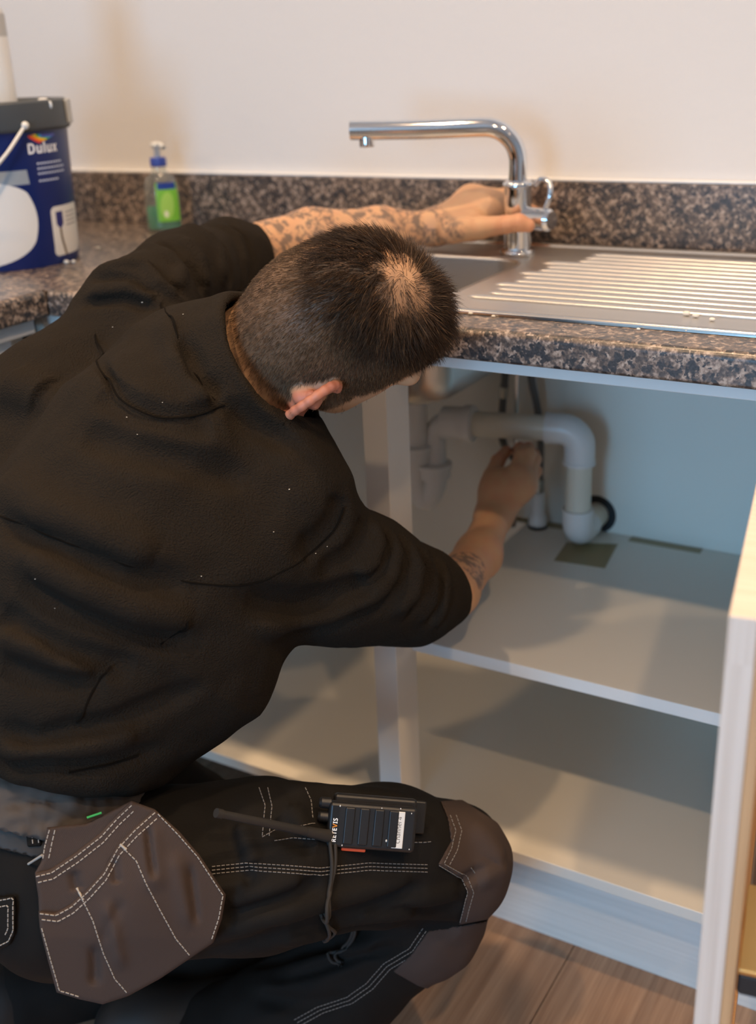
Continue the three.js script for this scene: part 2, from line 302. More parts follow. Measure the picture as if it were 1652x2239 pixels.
{ // neighbouring unit
  const g = thing('drawer_cabinet', 'oak-fronted base cabinet next to the open cabinet door', 'cabinet');
  part('carcass', box(CAB.x1 + 0.002, CAB.x1 + 0.6, CAB.yb, CAB.yt, 0.03, 0.575), melamine, g);
  for (const [a, b] of [[0.156, 0.506], [0.510, 0.868]]) { const x0 = CAB.x1 + 0.022, x1 = CAB.x1 + 0.598; const m = part('drawer_front', box(x0, x1, a, b, 0.577, 0.597, 0.001), oak, g); const f = 0.06; part('moulding', [box(x0, x1, a, a + f, 0.5971, 0.604), box(x0, x1, b - f, b, 0.5971, 0.604), box(x0, x0 + f, a + f, b - f, 0.5971, 0.604), box(x1 - f, x1, a + f, b - f, 0.5971, 0.604)], oak, m); }
  const g2 = thing('base_cabinet', 'closed cream base cabinet under the side run of worktop', 'cabinet');
  part('carcass', box(ROOM.x0 + 0.02, -1.302, CAB.yb, CAB.yt, 0.60, 1.98), melamine, g2);
  part('plinth', box(ROOM.x0 + 0.02, -1.34, 0, CAB.yb, 0.60, 1.98), plinthMat, g2);
  for (const [a, b] of [[0.64, 1.29], [1.294, 1.976]]) part('door', box(-1.30, -1.282, 0.156, 0.845, a, b), melamineEdge, g2);
  part('light_rail', box(-1.301, -1.262, 0.848, 0.870, 0.61, 1.976), melamineEdge, g2);
}

// ---------------------------------------------------------------- things on the worktop
{ // paint bucket: label side turned towards the room
  const C = V(-1.492, WT + 0.0005, 0.43), r0 = 0.112, r1 = 0.119, H = 0.215;
  const g = thing('paint_bucket', 'navy blue paint bucket with a dark grey lid on the side worktop', 'bucket', null, C.toArray());
  const n = V(camPos.x - C.x, 0, camPos.z - C.z).normalize(), rt = V(n.z, 0, -n.x);
  const arc = (a) => n.clone().multiplyScalar(Math.cos(a)).addScaledVector(rt, Math.sin(a));
  const rows = 8, cols = 72, pos = [], uv = [], idx = [];
  for (let j = 0; j <= rows; j++) for (let i = 0; i <= cols; i++) { const a = (i / cols - 0.5) * 2 * Math.PI, t = j / rows, r = mix(r0, r1, t) - (j === 0 ? 0.003 : 0), d = arc(a); pos.push(d.x * r, t * H, d.z * r); uv.push(i / cols, t); }
  for (let j = 0; j < rows; j++) for (let i = 0; i < cols; i++) { const A = j * (cols + 1) + i; idx.push(A, A + 1, A + cols + 1, A + 1, A + cols + 2, A + cols + 1); }
  const bg = new THREE.BufferGeometry(); bg.setAttribute('position', new THREE.Float32BufferAttribute(pos, 3)); bg.setAttribute('uv', new THREE.Float32BufferAttribute(uv, 2)); bg.setIndex(idx); bg.computeVertexNormals();
  const label = canvasTex(2048, 608, (c, W, Hh) => {
    c.fillStyle = '#06205f'; c.fillRect(0, 0, W, Hh);
    const X = (deg) => W / 2 + deg / 360 * W, Y = (t) => Hh * (1 - t);
    // big pale splash panel
    c.fillStyle = '#9aa3ab'; c.beginPath(); c.moveTo(X(-90), Y(0.70)); c.lineTo(X(22), Y(0.70)); c.lineTo(X(23), Y(0.60)); c.lineTo(X(-90), Y(0.60)); c.fill();
    c.fillStyle = '#e9e7e2'; c.beginPath(); c.moveTo(X(-80), Y(0.62)); c.bezierCurveTo(X(-30), Y(0.68), X(10), Y(0.64), X(20), Y(0.54)); c.bezierCurveTo(X(28), Y(0.40), X(26), Y(0.30), X(22), Y(0.20)); c.bezierCurveTo(X(10), Y(0.02), X(-30), Y(0.0), X(-80), Y(0.02)); c.fill();
    // rainbow flourish and name
    const cx = X(39), cy = Y(0.905); ['#e2402b', '#f08a1d', '#f4c81f', '#4fae43', '#2f9bd6', '#4a53b0'].forEach((col, k) => { c.strokeStyle = col; c.lineWidth = 11; c.lineCap = 'round'; c.beginPath(); c.moveTo(cx - 66 + k * 13, cy - 14 + Math.abs(k - 2) * 2); c.quadraticCurveTo(cx - 30 + k * 16, cy + 14 - k * 4, cx - 16 + k * 17, cy + 16 - k * 5); c.stroke(); });
    c.fillStyle = '#ffffff'; c.font = 'bold 60px sans-serif'; c.textAlign = 'center'; c.fillText('Dulux', cx, cy + 62);
    c.fillStyle = '#c9d2e6'; c.textAlign = 'left'; for (const [t, w] of [[0.74, 150], [0.705, 170], [0.67, 160], [0.62, 110]]) for (let x = 0; x < w; x += 17) c.fillRect(X(31) + x, Y(t), 13, 8);
    // white information panel with a blue shield and a brush stroke
    c.fillStyle = '#e6e4df'; c.beginPath(); c.roundRect(X(38), Y(0.42), X(80) - X(38), Hh * 0.36, 26); c.fill();
    c.fillStyle = '#2a2f72'; c.beginPath(); c.moveTo(X(43), Y(0.38)); c.lineTo(X(51), Y(0.38)); c.lineTo(X(51), Y(0.29)); c.lineTo(X(47), Y(0.25)); c.lineTo(X(43), Y(0.29)); c.fill();
    c.fillStyle = '#9b9aa0'; for (const t of [0.37, 0.34, 0.31, 0.28]) c.fillRect(X(55), Y(t), 110, 7);
    c.strokeStyle = '#6a5a45'; c.lineWidth = 14; c.beginPath(); c.moveTo(X(47), Y(0.25)); c.bezierCurveTo(X(47), Y(0.17), X(49), Y(0.12), X(52), Y(0.065)); c.stroke();
  });
  part('tub', bg, new THREE.MeshPhysicalMaterial({ map: label, roughness: 0.35 }), g, 'navy blue printed tub');
  part('base', new THREE.CircleGeometry(r0 - 0.003, 48).rotateX(Math.PI / 2).translate(0, 0.001, 0), std([0.01, 0.03, 0.12], 0.5), g);
  const grey = std([0.055, 0.062, 0.068], 0.45);
  const lid = part('lid', lathe([[0, H + 0.028], [0.100, H + 0.028], [0.106, H + 0.034], [0.121, H + 0.034], [0.125, H + 0.030], [0.126, H - 0.004], [0.1235, H - 0.010], [0.1195, H - 0.010], [0.1195, H + 0.02]], 72), grey, g, 'dark grey snap-on lid');
  const clip = arc(1.28); const cg = box(-0.008, 0.008, H - 0.004, H + 0.033, 0.1235, 0.131, 0.002); cg.rotateY(Math.atan2(clip.x, clip.z)); part('clip', cg, std([0.5, 0.49, 0.45], 0.5), lid, 'pale paint-marked clip');
  const dr = arc(0.85); part('paint_drip', [new THREE.SphereGeometry(0.008, 12, 8).scale(1, 0.3, 1).translate(dr.x * 0.112, H + 0.034, dr.z * 0.112), new THREE.SphereGeometry(0.005, 10, 8).scale(0.8, 1.2, 0.5).translate(dr.x * 0.124, H + 0.026, dr.z * 0.124)], std([0.8, 0.79, 0.75], 0.4), lid, 'white paint drip');
  const ear = arc(0.40), e0 = ear.clone().multiplyScalar(0.131).setY(H - 0.0), wire = [e0]; for (let k = 1; k <= 10; k++) { const a = 0.40 - k / 10 * Math.PI * 0.98, d = arc(a).multiplyScalar(0.137 + 0.02 * Math.sin(k / 10 * Math.PI)); wire.push(d.setY(H - 0.135 * Math.sin(k / 10 * Math.PI))); }
  part('bail_handle', [tube(wire, 0.0028, 60, 8), new THREE.SphereGeometry(0.006, 12, 8).translate(e0.x, e0.y, e0.z)], std([0.72, 0.70, 0.65], 0.4), g, 'white wire carrying handle');
}
{ // sealant bottle standing on the lid
  const B = at(-12, 238, 1.80); B.y = WT + 0.0005 + 0.215 + 0.0285;
  const g = thing('sealant_bottle', 'slim white bottle with grey label bands standing on the bucket lid', 'bottle', null, [B.x, B.y, B.z]);
  const map = canvasTex(256, 512, (c, W, H) => { const bands = [[0, '#d9d8d4'], [0.08, '#c9c8c4'], [0.30, '#8f8f92'], [0.42, '#bdbcb8'], [0.62, '#e0dfdb'], [0.86, '#9a9a9e'], [0.93, '#55585c']]; bands.forEach(([t, col]) => { c.fillStyle = col; c.fillRect(0, 0, W, H * (1 - t)); }); c.fillStyle = '#6d6256'; c.fillRect(0, H * 0.62, W, 7); c.fillStyle = '#f1efea'; c.fillRect(W * 0.1, H * 0.45, W * 0.32, H * 0.5); });
  part('body', lathe([[0, 0], [0.035, 0], [0.037, 0.003], [0.037, 0.13], [0.033, 0.140], [0.028, 0.143]], 36), new THREE.MeshPhysicalMaterial({ map, roughness: 0.35 }), g);
  part('cap', lathe([[0.028, 0.1431], [0.029, 0.145], [0.029, 0.172], [0.026, 0.176], [0, 0.176]], 32), std([0.78, 0.76, 0.72], 0.4), g, 'white cap');
  const d = V(camPos.x - B.x, 0, camPos.z - B.z).normalize(); part('spot', new THREE.SphereGeometry(0.007, 14, 10).scale(1, 1, 0.4).applyQuaternion(new THREE.Quaternion().setFromUnitVectors(V(0, 0, 1), d)).translate(d.x * 0.029 + 0.004, 0.155, d.z * 0.029), std([0.75, 0.22, 0.05], 0.5), g, 'orange spot');
}
{ // soap dispenser
  const S = V(-1.455, WT + 0.0005, 0.082), g = thing('soap_bottle', 'clear pump bottle of green hand soap in front of the upstand', 'soap bottle', null, S.toArray());
  const turn = 0.7, k = 0.62;
  const prof = [[0, 0], [0.030, 0], [0.033, 0.004], [0.0325, 0.06], [0.031, 0.082], [0.026, 0.096], [0.016, 0.104], [0.0135, 0.108], [0.0135, 0.116]];
  const shp = (p, s = 1) => lathe(p.map(([r, y]) => [r, y]), 40).scale(1 * s, 1, k * s).rotateY(turn);
  part('bottle_wall', shp(prof), new THREE.MeshPhysicalMaterial({ color: new THREE.Color().setRGB(0.86, 0.88, 0.86), transmission: 0.9, thickness: 0, roughness: 0.12 }), g, 'clear plastic');
  part('liquid', shp([[0, 0.003], [0.029, 0.003], [0.031, 0.006], [0.0305, 0.045], [0, 0.045]], 0.985), new THREE.MeshPhysicalMaterial({ color: new THREE.Color().setRGB(0.03, 0.36, 0.17), roughness: 0.25, transmission: 0.35, thickness: 0 }), g, 'green liquid soap');
  // curved front label
  const lp = [], lu = [], li = []; const ls = 14; for (let j = 0; j <= 8; j++) for (let i = 0; i <= ls; i++) { const a = mix(0.15, 1.55, i / ls), y = mix(0.018, 0.088, j / 8), w = 0.0338 - 0.003 * smooth(0.06, 0.09, y), q = V(Math.cos(a + 0.35) * w, y, Math.sin(a + 0.35) * w * k * 1.03).applyAxisAngle(V(0, 1, 0), turn); lp.push(q.x, q.y, q.z); lu.push(1 - i / ls, j / 8); }
  for (let j = 0; j < 8; j++) for (let i = 0; i < ls; i++) { const A = j * (ls + 1) + i; li.push(A, A + ls + 1, A + 1, A + 1, A + ls + 1, A + ls + 2); }
  const lg = new THREE.BufferGeometry(); lg.setAttribute('position', new THREE.Float32BufferAttribute(lp, 3)); lg.setAttribute('uv', new THREE.Float32BufferAttribute(lu, 2)); lg.setIndex(li); lg.computeVertexNormals();
  part('label', lg, new THREE.MeshPhysicalMaterial({ roughness: 0.4, map: canvasTex(256, 256, (c) => { c.fillStyle = '#7fc840'; c.fillRect(0, 0, 256, 256); c.fillStyle = '#a9dc63'; c.beginPath(); c.ellipse(110, 150, 70, 90, 0.3, 0, 7); c.fill(); c.fillStyle = '#1f3f96'; c.fillRect(20, 0, 220, 44); c.fillStyle = '#eef3d0'; c.beginPath(); c.arc(90, 205, 22, 0, 7); c.fill(); }) }), g, 'lime green label');
  part('collar', lathe([[0, 0.1161], [0.0145, 0.1161], [0.0150, 0.118], [0.0150, 0.130], [0.013, 0.132], [0, 0.132]], 28), std([0.05, 0.09, 0.42], 0.4), g, 'blue collar');
  part('pump', [lathe([[0.0, 0.132], [0.006, 0.132], [0.006, 0.148], [0.011, 0.150], [0.011, 0.158], [0, 0.160]], 24), tube([V(0, 0.154, 0), V(0.018, 0.155, 0.01), V(0.032, 0.150, 0.018)], 0.0042, 12, 8)], std([0.75, 0.75, 0.70], 0.3), g, 'translucent white pump head');
}
{ const mt = std([0.74, 0.72, 0.66], 0.8); // crumbs of plaster
  for (const [x, y, r] of [[146, 577, 0.0045], [161, 575, 0.0035], [215, 545, 0.003], [1028, 688, 0.0025], [1078, 694, 0.0022], [1500, 690, 0.004], [1520, 694, 0.0035], [1556, 702, 0.003], [1500, 726, 0.0028], [1395, 722, 0.002]]) { const onSink = x > 900; const p = onPlane(x, y, 'y', WT + (onSink && y < 720 && x > 1300 ? 0.0022 : 0.0)); if (onSink && p.z > 0.518) p.y = WT; single('plaster_crumb', new THREE.IcosahedronGeometry(r, 1).scale(1.2, 0.7, 0.9).translate(p.x, p.y + r * 0.68, p.z), mt, onSink ? 'tiny white plaster crumb lying beside the sink drainer' : 'tiny white plaster crumb lying by the paint bucket', 'crumb', onSink ? 'crumbs at the drainer' : 'crumbs by the bucket'); } }

// ---------------------------------------------------------------- plumbing inside the cabinet
{
  const Z = 0.150, zP = (x, y, z = Z) => onPlane(x, y, 'z', z);
  const g = thing('waste_pipe', 'cream plastic waste pipe with white elbows running into the cabinet back', 'pipe');
  const A = zP(1012, 925, 0.19), E = zP(1268, 928); E.y = A.y; const Bm = zP(1268, 1168); Bm.x = E.x; const W = V(Bm.x, Bm.y, 0.060);
  const h = E.clone().sub(A).normalize();
  part('pipe', cyl(A, E.clone().addScaledVector(h, -0.045), 0.0205, 0.0205, 28), agedPlastic, g);
  const bend = (c, d0, d1, R, n = 10) => { const o = []; for (let i = 0; i <= n; i++) { const a = i / n * Math.PI / 2; o.push(c.clone().addScaledVector(d0, -R + R * Math.sin(a)).addScaledVector(d1, R - R * Math.cos(a))); } return o; };
  const dn = V(0, -1, 0), bk = V(0, 0, -1);
  part('elbow', [tube([E.clone().addScaledVector(h, -0.052), ...bend(E, h, dn, 0.028), E.clone().addScaledVector(dn, 0.056)], 0.0245, 40, 24), cyl(E.clone().addScaledVector(h, -0.054), E.clone().addScaledVector(h, -0.048), 0.0255, 0.0255, 24), cyl(E.clone().addScaledVector(dn, 0.05), E.clone().addScaledVector(dn, 0.056), 0.0258, 0.0258, 24)], whitePlastic, g, 'white elbow');
  part('pipe', cyl(E.clone().addScaledVector(dn, 0.045), Bm.clone().add(V(0, 0.035, 0)), 0.0205, 0.0205, 28), agedPlastic, g);
  part('elbow', [tube([Bm.clone().add(V(0, 0.042, 0)), ...bend(Bm, dn, bk, 0.026), Bm.clone().addScaledVector(bk, 0.046)], 0.0245, 40, 24), cyl(Bm.clone().add(V(0, 0.038, 0)), Bm.clone().add(V(0, 0.044, 0)), 0.0256, 0.0256, 24)], whitePlastic, g, 'white elbow');
  part('pipe', cyl(Bm.clone().addScaledVector(bk, 0.04), W, 0.0205, 0.0205, 28), agedPlastic, g);
  part('hole_rim', new THREE.RingGeometry(0.0206, 0.0335, 40).translate(W.x, W.y, 0.0588), darkRubber, g, 'dark seal round the hole');
  // trap
  const t = thing('waste_trap', 'white plastic waste trap under the sink bowl', 'trap');
  const D = zP(904, 860, 0.21), top = V(D.x, SK.y - 0.166, D.z), lowL = zP(904, 1062, 0.21), lowR = zP(950, 1058, 0.20), up = zP(950, 952, 0.19), out = zP(985, 925, 0.19); lowL.x = D.x; lowL.z = D.z;
  part('bend', tube([lowL.clone().add(V(0, 0.06, 0)), lowL, lowL.clone().lerp(lowR, 0.5).add(V(0, -0.026, 0)), lowR, up, up.clone().lerp(out, 0.5).add(V(-0.002, 0.006, 0)), out], 0.0195, 60, 22), whitePlastic, t);
  part('inlet', [cyl(top, lowL.clone().add(V(0, 0.055, 0)), 0.0205, 0.0205, 26), cyl(top.clone().add(V(0, -0.03, 0)), top.clone().add(V(0, -0.0, 0)), 0.034, 0.036, 26)], whitePlastic, t);
  for (const [a, b, r] of [[out.clone().addScaledVector(h, -0.012), A.clone().addScaledVector(h, 0.02), 0.0275], [lowL.clone().add(V(0, 0.045, 0)), lowL.clone().add(V(0, 0.075, 0)), 0.0275], [lowR.clone().add(V(0, 0.012, 0)), lowR.clone().add(V(0, 0.038, 0)), 0.0265]]) {
    const nut = [cyl(a, b, r, r, 12)]; const d = b.clone().sub(a); nut.push(cyl(a.clone().addScaledVector(d, 0.70), a.clone().addScaledVector(d, 0.96), r + 0.003, r + 0.003, 24)); part('nut', nut, whitePlastic, t, 'ribbed compression nut'); }
}
{ // flexible tap hoses
  const braid = new THREE.MeshPhysicalMaterial({ color: new THREE.Color().setRGB(0.17, 0.165, 0.16), metalness: 0.75, roughness: 0.42, bumpMap: cottonWeave(), bumpScale: 0.0006 });
  function cottonWeave() { const t = dataTex(128, 128, (u, v) => { const n = 128 + 90 * Math.sin((u + v) * 50.27) * Math.sin((u - v) * 50.27); return [n, n, n]; }, false); t.repeat.set(30, 3); return t; }
  const brass = new THREE.MeshPhysicalMaterial({ color: new THREE.Color().setRGB(0.55, 0.52, 0.47), metalness: 1, roughness: 0.25 });
  const P = (x, y, z) => onPlane(x, y, 'z', z);
  const a = [TAP.clone().add(V(-0.008, -0.02, 0)), P(1103, 830, 0.115), P(1098, 890, 0.10), P(1096, 950, 0.12), P(1112, 990, 0.185), P(1126, 1008, 0.205), P(1128, 1050, 0.19), P(1122, 1110, 0.13), P(1120, 1150, 0.10)];
  const b = [TAP.clone().add(V(0.008, -0.02, 0)), P(1162, 830, 0.115), P(1174, 890, 0.10), P(1181, 950, 0.095), P(1180, 1020, 0.09), P(1176, 1075, 0.088)];
  a[a.length - 1].y = 0.4425;
  const g1 = thing('tap_hose', 'braided steel tap hose held in the kneeling person\'s hand', 'hose'); part('braid', tube(a, 0.0062, 90, 10), braid, g1);
  part('ferrule', cyl(a[1].clone().lerp(a[2], 0.2), a[1].clone().lerp(a[2], 0.6), 0.0075, 0.0075, 16), brass, g1);
  const g2 = thing('tap_hose', 'braided steel tap hose dropping to the valve on the shelf', 'hose'); part('braid', tube(b, 0.0062, 70, 10), braid, g2);
  const e = b[b.length - 1]; part('end_nut', [cyl(e, e.clone().add(V(0, 0.022, 0)), 0.0105, 0.0105, 6), cyl(e.clone().add(V(0, 0.022, 0)), e.clone().add(V(0, 0.045, 0)), 0.008, 0.0075, 16)], brass, g2, 'shiny hose nut');
  const g3 = thing('isolation_valve', 'small white and chrome isolating valve standing on the shelf', 'valve', null, [e.x, 0.4412, e.z]);
  const hh = e.y - 0.4412; part('body', lathe([[0, 0.004], [0.015, 0.004], [0.016, 0.008], [0.0145, 0.02], [0.011, 0.026], [0.012, hh - 0.012], [0.010, hh], [0, hh]], 24), whitePlastic, g3); part('foot', lathe([[0, 0], [0.0165, 0], [0.0165, 0.004], [0, 0.004]], 24), darkRubber, g3, 'black foot ring');
  const g4 = thing('tap_stud', 'thin threaded fixing stud with a nut hanging below the tap', 'stud'); const s0 = TAP.clone().add(V(0, -0.002, -0.006)), s1 = P(1126, 975, 0.135);
  part('rod', cyl(V(s0.x, SK.y - 0.04, s0.z), s1, 0.0036, 0.0036, 12), steelShiny, g4); part('nut', cyl(s0.clone().lerp(s1, 0.40), s0.clone().lerp(s1, 0.46), 0.012, 0.012, 6), brass, g4);
}
{ // parcel tape left on the shelf
  const tape = std([0.30, 0.235, 0.115], 0.35);
  const flat = (pts, y0, y1) => { const s = new THREE.Shape(pts.map((p) => new THREE.Vector2(p.x, -p.z))); const g = new THREE.ExtrudeGeometry(s, { depth: y1 - y0, bevelEnabled: false }); g.rotateX(-Math.PI / 2); g.translate(0, y0, 0); return g; };
  single('parcel_tape', flat([[1210, 1226], [1238, 1186], [1350, 1190], [1322, 1243]].map(([x, y]) => onPlane(x, y, 'y', 0.441)), 0.4411, 0.4415), tape, 'square of brown tape on the shelf beneath the waste pipe', 'tape');
  const strip = (x0, x1, z0, z1, label) => single('parcel_tape', box(x0, x1, 0.4411, 0.4418, z0, z1, 0), tape, label, 'tape');
  const p0 = onPlane(1366, 1190, 'y', 0.441), p1 = onPlane(1530, 1209, 'y', 0.441); strip(p0.x, p1.x, CAB.z0 + 0.003, CAB.z0 + 0.022, 'narrow strip of brown tape along the shelf back beside the pipe hole');
  const q0 = onPlane(1105, 1150, 'y', 0.441), q1 = onPlane(1242, 1172, 'y', 0.441); strip(q0.x, q1.x, CAB.z0 + 0.003, CAB.z0 + 0.024, 'narrow strip of brown tape along the shelf back behind the valve');
}

// ---------------------------------------------------------------- signed-distance modelling for the person
const smin = (a, b, k) => { const h = Math.max(k - Math.abs(a - b), 0) / k; return Math.min(a, b) - h * h * k * 0.25; };
const smax = (a, b, k) => -smin(-a, -b, k);
// a bone: tapered capsule as a flat record
const bone = (a, b, ra, rb) => ({ x: a.x, y: a.y, z: a.z, dx: b.x - a.x, dy: b.y - a.y, dz: b.z - a.z, l: 1 / Math.max(1e-9, a.distanceToSquared(b)), ra, dr: rb - ra });
function dBone(c, x, y, z) {
  const px = x - c.x, py = y - c.y, pz = z - c.z; let t = (px * c.dx + py * c.dy + pz * c.dz) * c.l; t = t < 0 ? 0 : t > 1 ? 1 : t;
  const qx = px - t * c.dx, qy = py - t * c.dy, qz = pz - t * c.dz; return Math.sqrt(qx * qx + qy * qy + qz * qz) - c.ra - t * c.dr;
}
// chain of [px, py, depth, radius in px]
const nodeR = (n) => n[3] * n[2] / FOCAL;
const chain = (nodes) => { const o = []; for (let i = 0; i + 1 < nodes.length; i++) o.push(bone(at(...nodes[i]), at(...nodes[i + 1]), nodeR(nodes[i]), nodeR(nodes[i + 1]))); return o; };
const blend = (bones, k) => (x, y, z) => { let d = 1e3; for (const c of bones) d = smin(d, dBone(c, x, y, z), k); return d; };
function grad(f, x, y, z, e, out) { out[0] = f(x + e, y, z) - f(x - e, y, z); out[1] = f(x, y + e, z) - f(x, y - e, z); out[2] = f(x, y, z + e) - f(x, y, z - e); const l = Math.hypot(out[0], out[1], out[2]) || 1; out[3] = l / (2 * e); out[0] /= l; out[1] /= l; out[2] /= l; return out; }
// surface nets, vertices pulled onto the surface
function meshField(f, lo, hi, cell) {
  const nx = Math.ceil((hi.x - lo.x) / cell) + 1, ny = Math.ceil((hi.y - lo.y) / cell) + 1, nz = Math.ceil((hi.z - lo.z) / cell) + 1;
  const F = new Float32Array(nx * ny * nz), B = 4; const I = (i, j, k) => (k * ny + j) * nx + i;
  for (let k = 0; k < nz; k += B) for (let j = 0; j < ny; j += B) for (let i = 0; i < nx; i += B) {
    const d = f(lo.x + (i + 1.5) * cell, lo.y + (j + 1.5) * cell, lo.z + (k + 1.5) * cell), far = Math.abs(d) > cell * B * 1.05 + 0.008;
    for (let c = k; c < Math.min(nz, k + B); c++) for (let b = j; b < Math.min(ny, j + B); b++) for (let a = i; a < Math.min(nx, i + B); a++) F[I(a, b, c)] = far ? d : f(lo.x + a * cell, lo.y + b * cell, lo.z + c * cell);
  }
  const pos = [], idx = [], vid = new Int32Array(nx * ny * nz).fill(-1), g = [0, 0, 0, 0];
  const E = [[0, 1], [0, 2], [0, 4], [1, 3], [1, 5], [2, 3], [2, 6], [3, 7], [4, 5], [4, 6], [5, 7], [6, 7]], v = new Float64Array(8), nor = [];
  for (let k = 0; k + 1 < nz; k++) for (let j = 0; j + 1 < ny; j++) for (let i = 0; i + 1 < nx; i++) {
    let m = 0; for (let q = 0; q < 8; q++) { v[q] = F[I(i + (q & 1), j + ((q >> 1) & 1), k + (q >> 2))]; if (v[q] < 0) m |= 1 << q; }
    if (m === 0 || m === 255) continue;
    let n = 0, sx = 0, sy = 0, sz = 0;
    for (const [a, b] of E) if ((v[a] < 0) !== (v[b] < 0)) { const t = v[a] / (v[a] - v[b]); sx += mix(a & 1, b & 1, t); sy += mix((a >> 1) & 1, (b >> 1) & 1, t); sz += mix(a >> 2, b >> 2, t); n++; }
    let x = lo.x + (i + sx / n) * cell, y = lo.y + (j + sy / n) * cell, z = lo.z + (k + sz / n) * cell;
    for (let it = 0; it < 2; it++) { const d = f(x, y, z); grad(f, x, y, z, cell * 0.25, g); const s = clamp(d / Math.max(g[3], 0.5), -cell * 0.6, cell * 0.6); x -= g[0] * s; y -= g[1] * s; z -= g[2] * s; }
    grad(f, x, y, z, cell * 0.35, g); vid[I(i, j, k)] = pos.length / 3; pos.push(x, y, z); nor.push(g[0], g[1], g[2]);
  }
  const quad = (a, b, c, d, flip) => { if (a < 0 || b < 0 || c < 0 || d < 0) return; if (flip) idx.push(a, c, b, a, d, c); else idx.push(a, b, c, a, c, d); };
  for (let k = 1; k + 1 < nz; k++) for (let j = 1; j + 1 < ny; j++) for (let i = 1; i + 1 < nx; i++) {
    const s = F[I(i, j, k)] < 0;
    if (s !== F[I(i + 1, j, k)] < 0) quad(vid[I(i, j - 1, k - 1)], vid[I(i, j, k - 1)], vid[I(i, j, k)], vid[I(i, j - 1, k)], !s);
    if (s !== F[I(i, j + 1, k)] < 0) quad(vid[I(i - 1, j, k - 1)], vid[I(i - 1, j, k)], vid[I(i, j, k)], vid[I(i, j, k - 1)], !s);
    if (s !== F[I(i, j, k + 1)] < 0) quad(vid[I(i - 1, j - 1, k)], vid[I(i, j - 1, k)], vid[I(i, j, k)], vid[I(i - 1, j, k)], !s);
  }
  const geo = new THREE.BufferGeometry(); geo.setAttribute('position', new THREE.Float32BufferAttribute(pos, 3)); geo.setAttribute('normal', new THREE.Float32BufferAttribute(nor, 3)); geo.setIndex(idx); return geo;
}
// where the line of sight through a pixel meets a surface
function hit(f, px, py, t0 = 0.7, t1 = 2.6) { const d = dirPx(px, py), l = d.length(); let t = t0; for (let i = 0; i < 200 && t < t1; i++) { const p = camPos.clone().addScaledVector(d, t), s = f(p.x, p.y, p.z); if (s < 0.0004) return p; t += Math.max(s * 0.7 / l, 0.0003); } return null; }
const hits = (f, pts) => pts.map(([x, y]) => hit(f, x, y)).filter(Boolean);
function boundsOf(bones, pad) { const lo = V(1e9, 1e9, 1e9), hi = V(-1e9, -1e9, -1e9); for (const c of bones) for (const t of [0, 1]) { const r = c.ra + t * c.dr + pad, p = V(c.x + t * c.dx, c.y + t * c.dy, c.z + t * c.dz); lo.min(p.clone().subScalar(r)); hi.max(p.clone().addScalar(r)); } return [lo, hi]; }
const planeAt = (p, n) => { const q = n.clone().normalize(), o = q.dot(p); return (x, y, z) => q.x * x + q.y * y + q.z * z - o; };
// soft ridges (+) and creases (-) along polylines that lie on a base surface
function folds(base, list) {
  const seg = [];
  for (const [amp, w, pts] of list) { const h0 = hits(base, pts), h = []; for (const q of h0) { if (h.length && h[h.length - 1].distanceTo(q) > 0.11) { if (h.length > 1) break; h.length = 0; } h.push(q); } for (let i = 0; i + 1 < h.length; i++) { const c = bone(h[i], h[i + 1], 0, 0); c.amp = amp; c.w = w; c.first = i === 0; c.lastSeg = i + 2 === h.length; c.id = seg.length; seg.push(c); } if (h.length > 1) { seg[seg.length - 1].close = true; } }
  // group by polyline
  const groups = []; let cur = []; for (const c of seg) { if (c.first) { cur = []; groups.push(cur); } cur.push(c); }
  const bb = groups.map((g) => { const [lo, hi] = boundsOf(g, g[0].w * 2.3); return [lo.x, lo.y, lo.z, hi.x, hi.y, hi.z]; });
  return (x, y, z) => {
    let s = 0;
    for (let gi = 0; gi < groups.length; gi++) {
      const b = bb[gi]; if (x < b[0] || y < b[1] || z < b[2] || x > b[3] || y > b[4] || z > b[5]) continue;
      const g = groups[gi]; let m = 1e9, taper = 1; const n = g.length;
      for (let i = 0; i < n; i++) { const c = g[i], px = x - c.x, py = y - c.y, pz = z - c.z; let t = (px * c.dx + py * c.dy + pz * c.dz) * c.l; t = clamp(t, 0, 1); const d = Math.hypot(px - t * c.dx, py - t * c.dy, pz - t * c.dz); if (d < m) { m = d; const u = (i + t) / n; taper = smooth(-0.05, 0.14, u) * smooth(-0.05, 0.14, 1 - u); } }
      const w = g[0].w; if (m < w * 2.3) s += g[0].amp * taper * Math.exp(-(m * m) / (w * w));
    }
    return s;
  };
}

// ---------------------------------------------------------------- the person
const person = thing('person', 'person in black fleece and work trousers kneeling at the sink cabinet', 'person');
const view = camF.clone().negate();
// head frame
const HEAD = at(748, 712, 1.205);
const ha = THREE.MathUtils.degToRad(9), hb = THREE.MathUtils.degToRad(20);
const e1 = camR.clone().multiplyScalar(Math.cos(ha)).addScaledVector(camU, Math.sin(ha)), e2 = camR.clone().multiplyScalar(-Math.sin(ha)).addScaledVector(camU, Math.cos(ha));
const vp = view.clone().multiplyScalar(Math.cos(hb)).addScaledVector(e2, Math.sin(hb));
const hU = e1.clone().multiplyScalar(0.72).addScaledVector(vp, 0.69).normalize(), hF = e1.clone().multiplyScalar(0.69).addScaledVector(vp, -0.72).normalize(), hR = e2.clone().multiplyScalar(-Math.cos(hb)).addScaledVector(view, Math.sin(hb));
const HP = (f, u, r) => HEAD.clone().addScaledVector(hF, f).addScaledVector(hU, u).addScaledVector(hR, r);

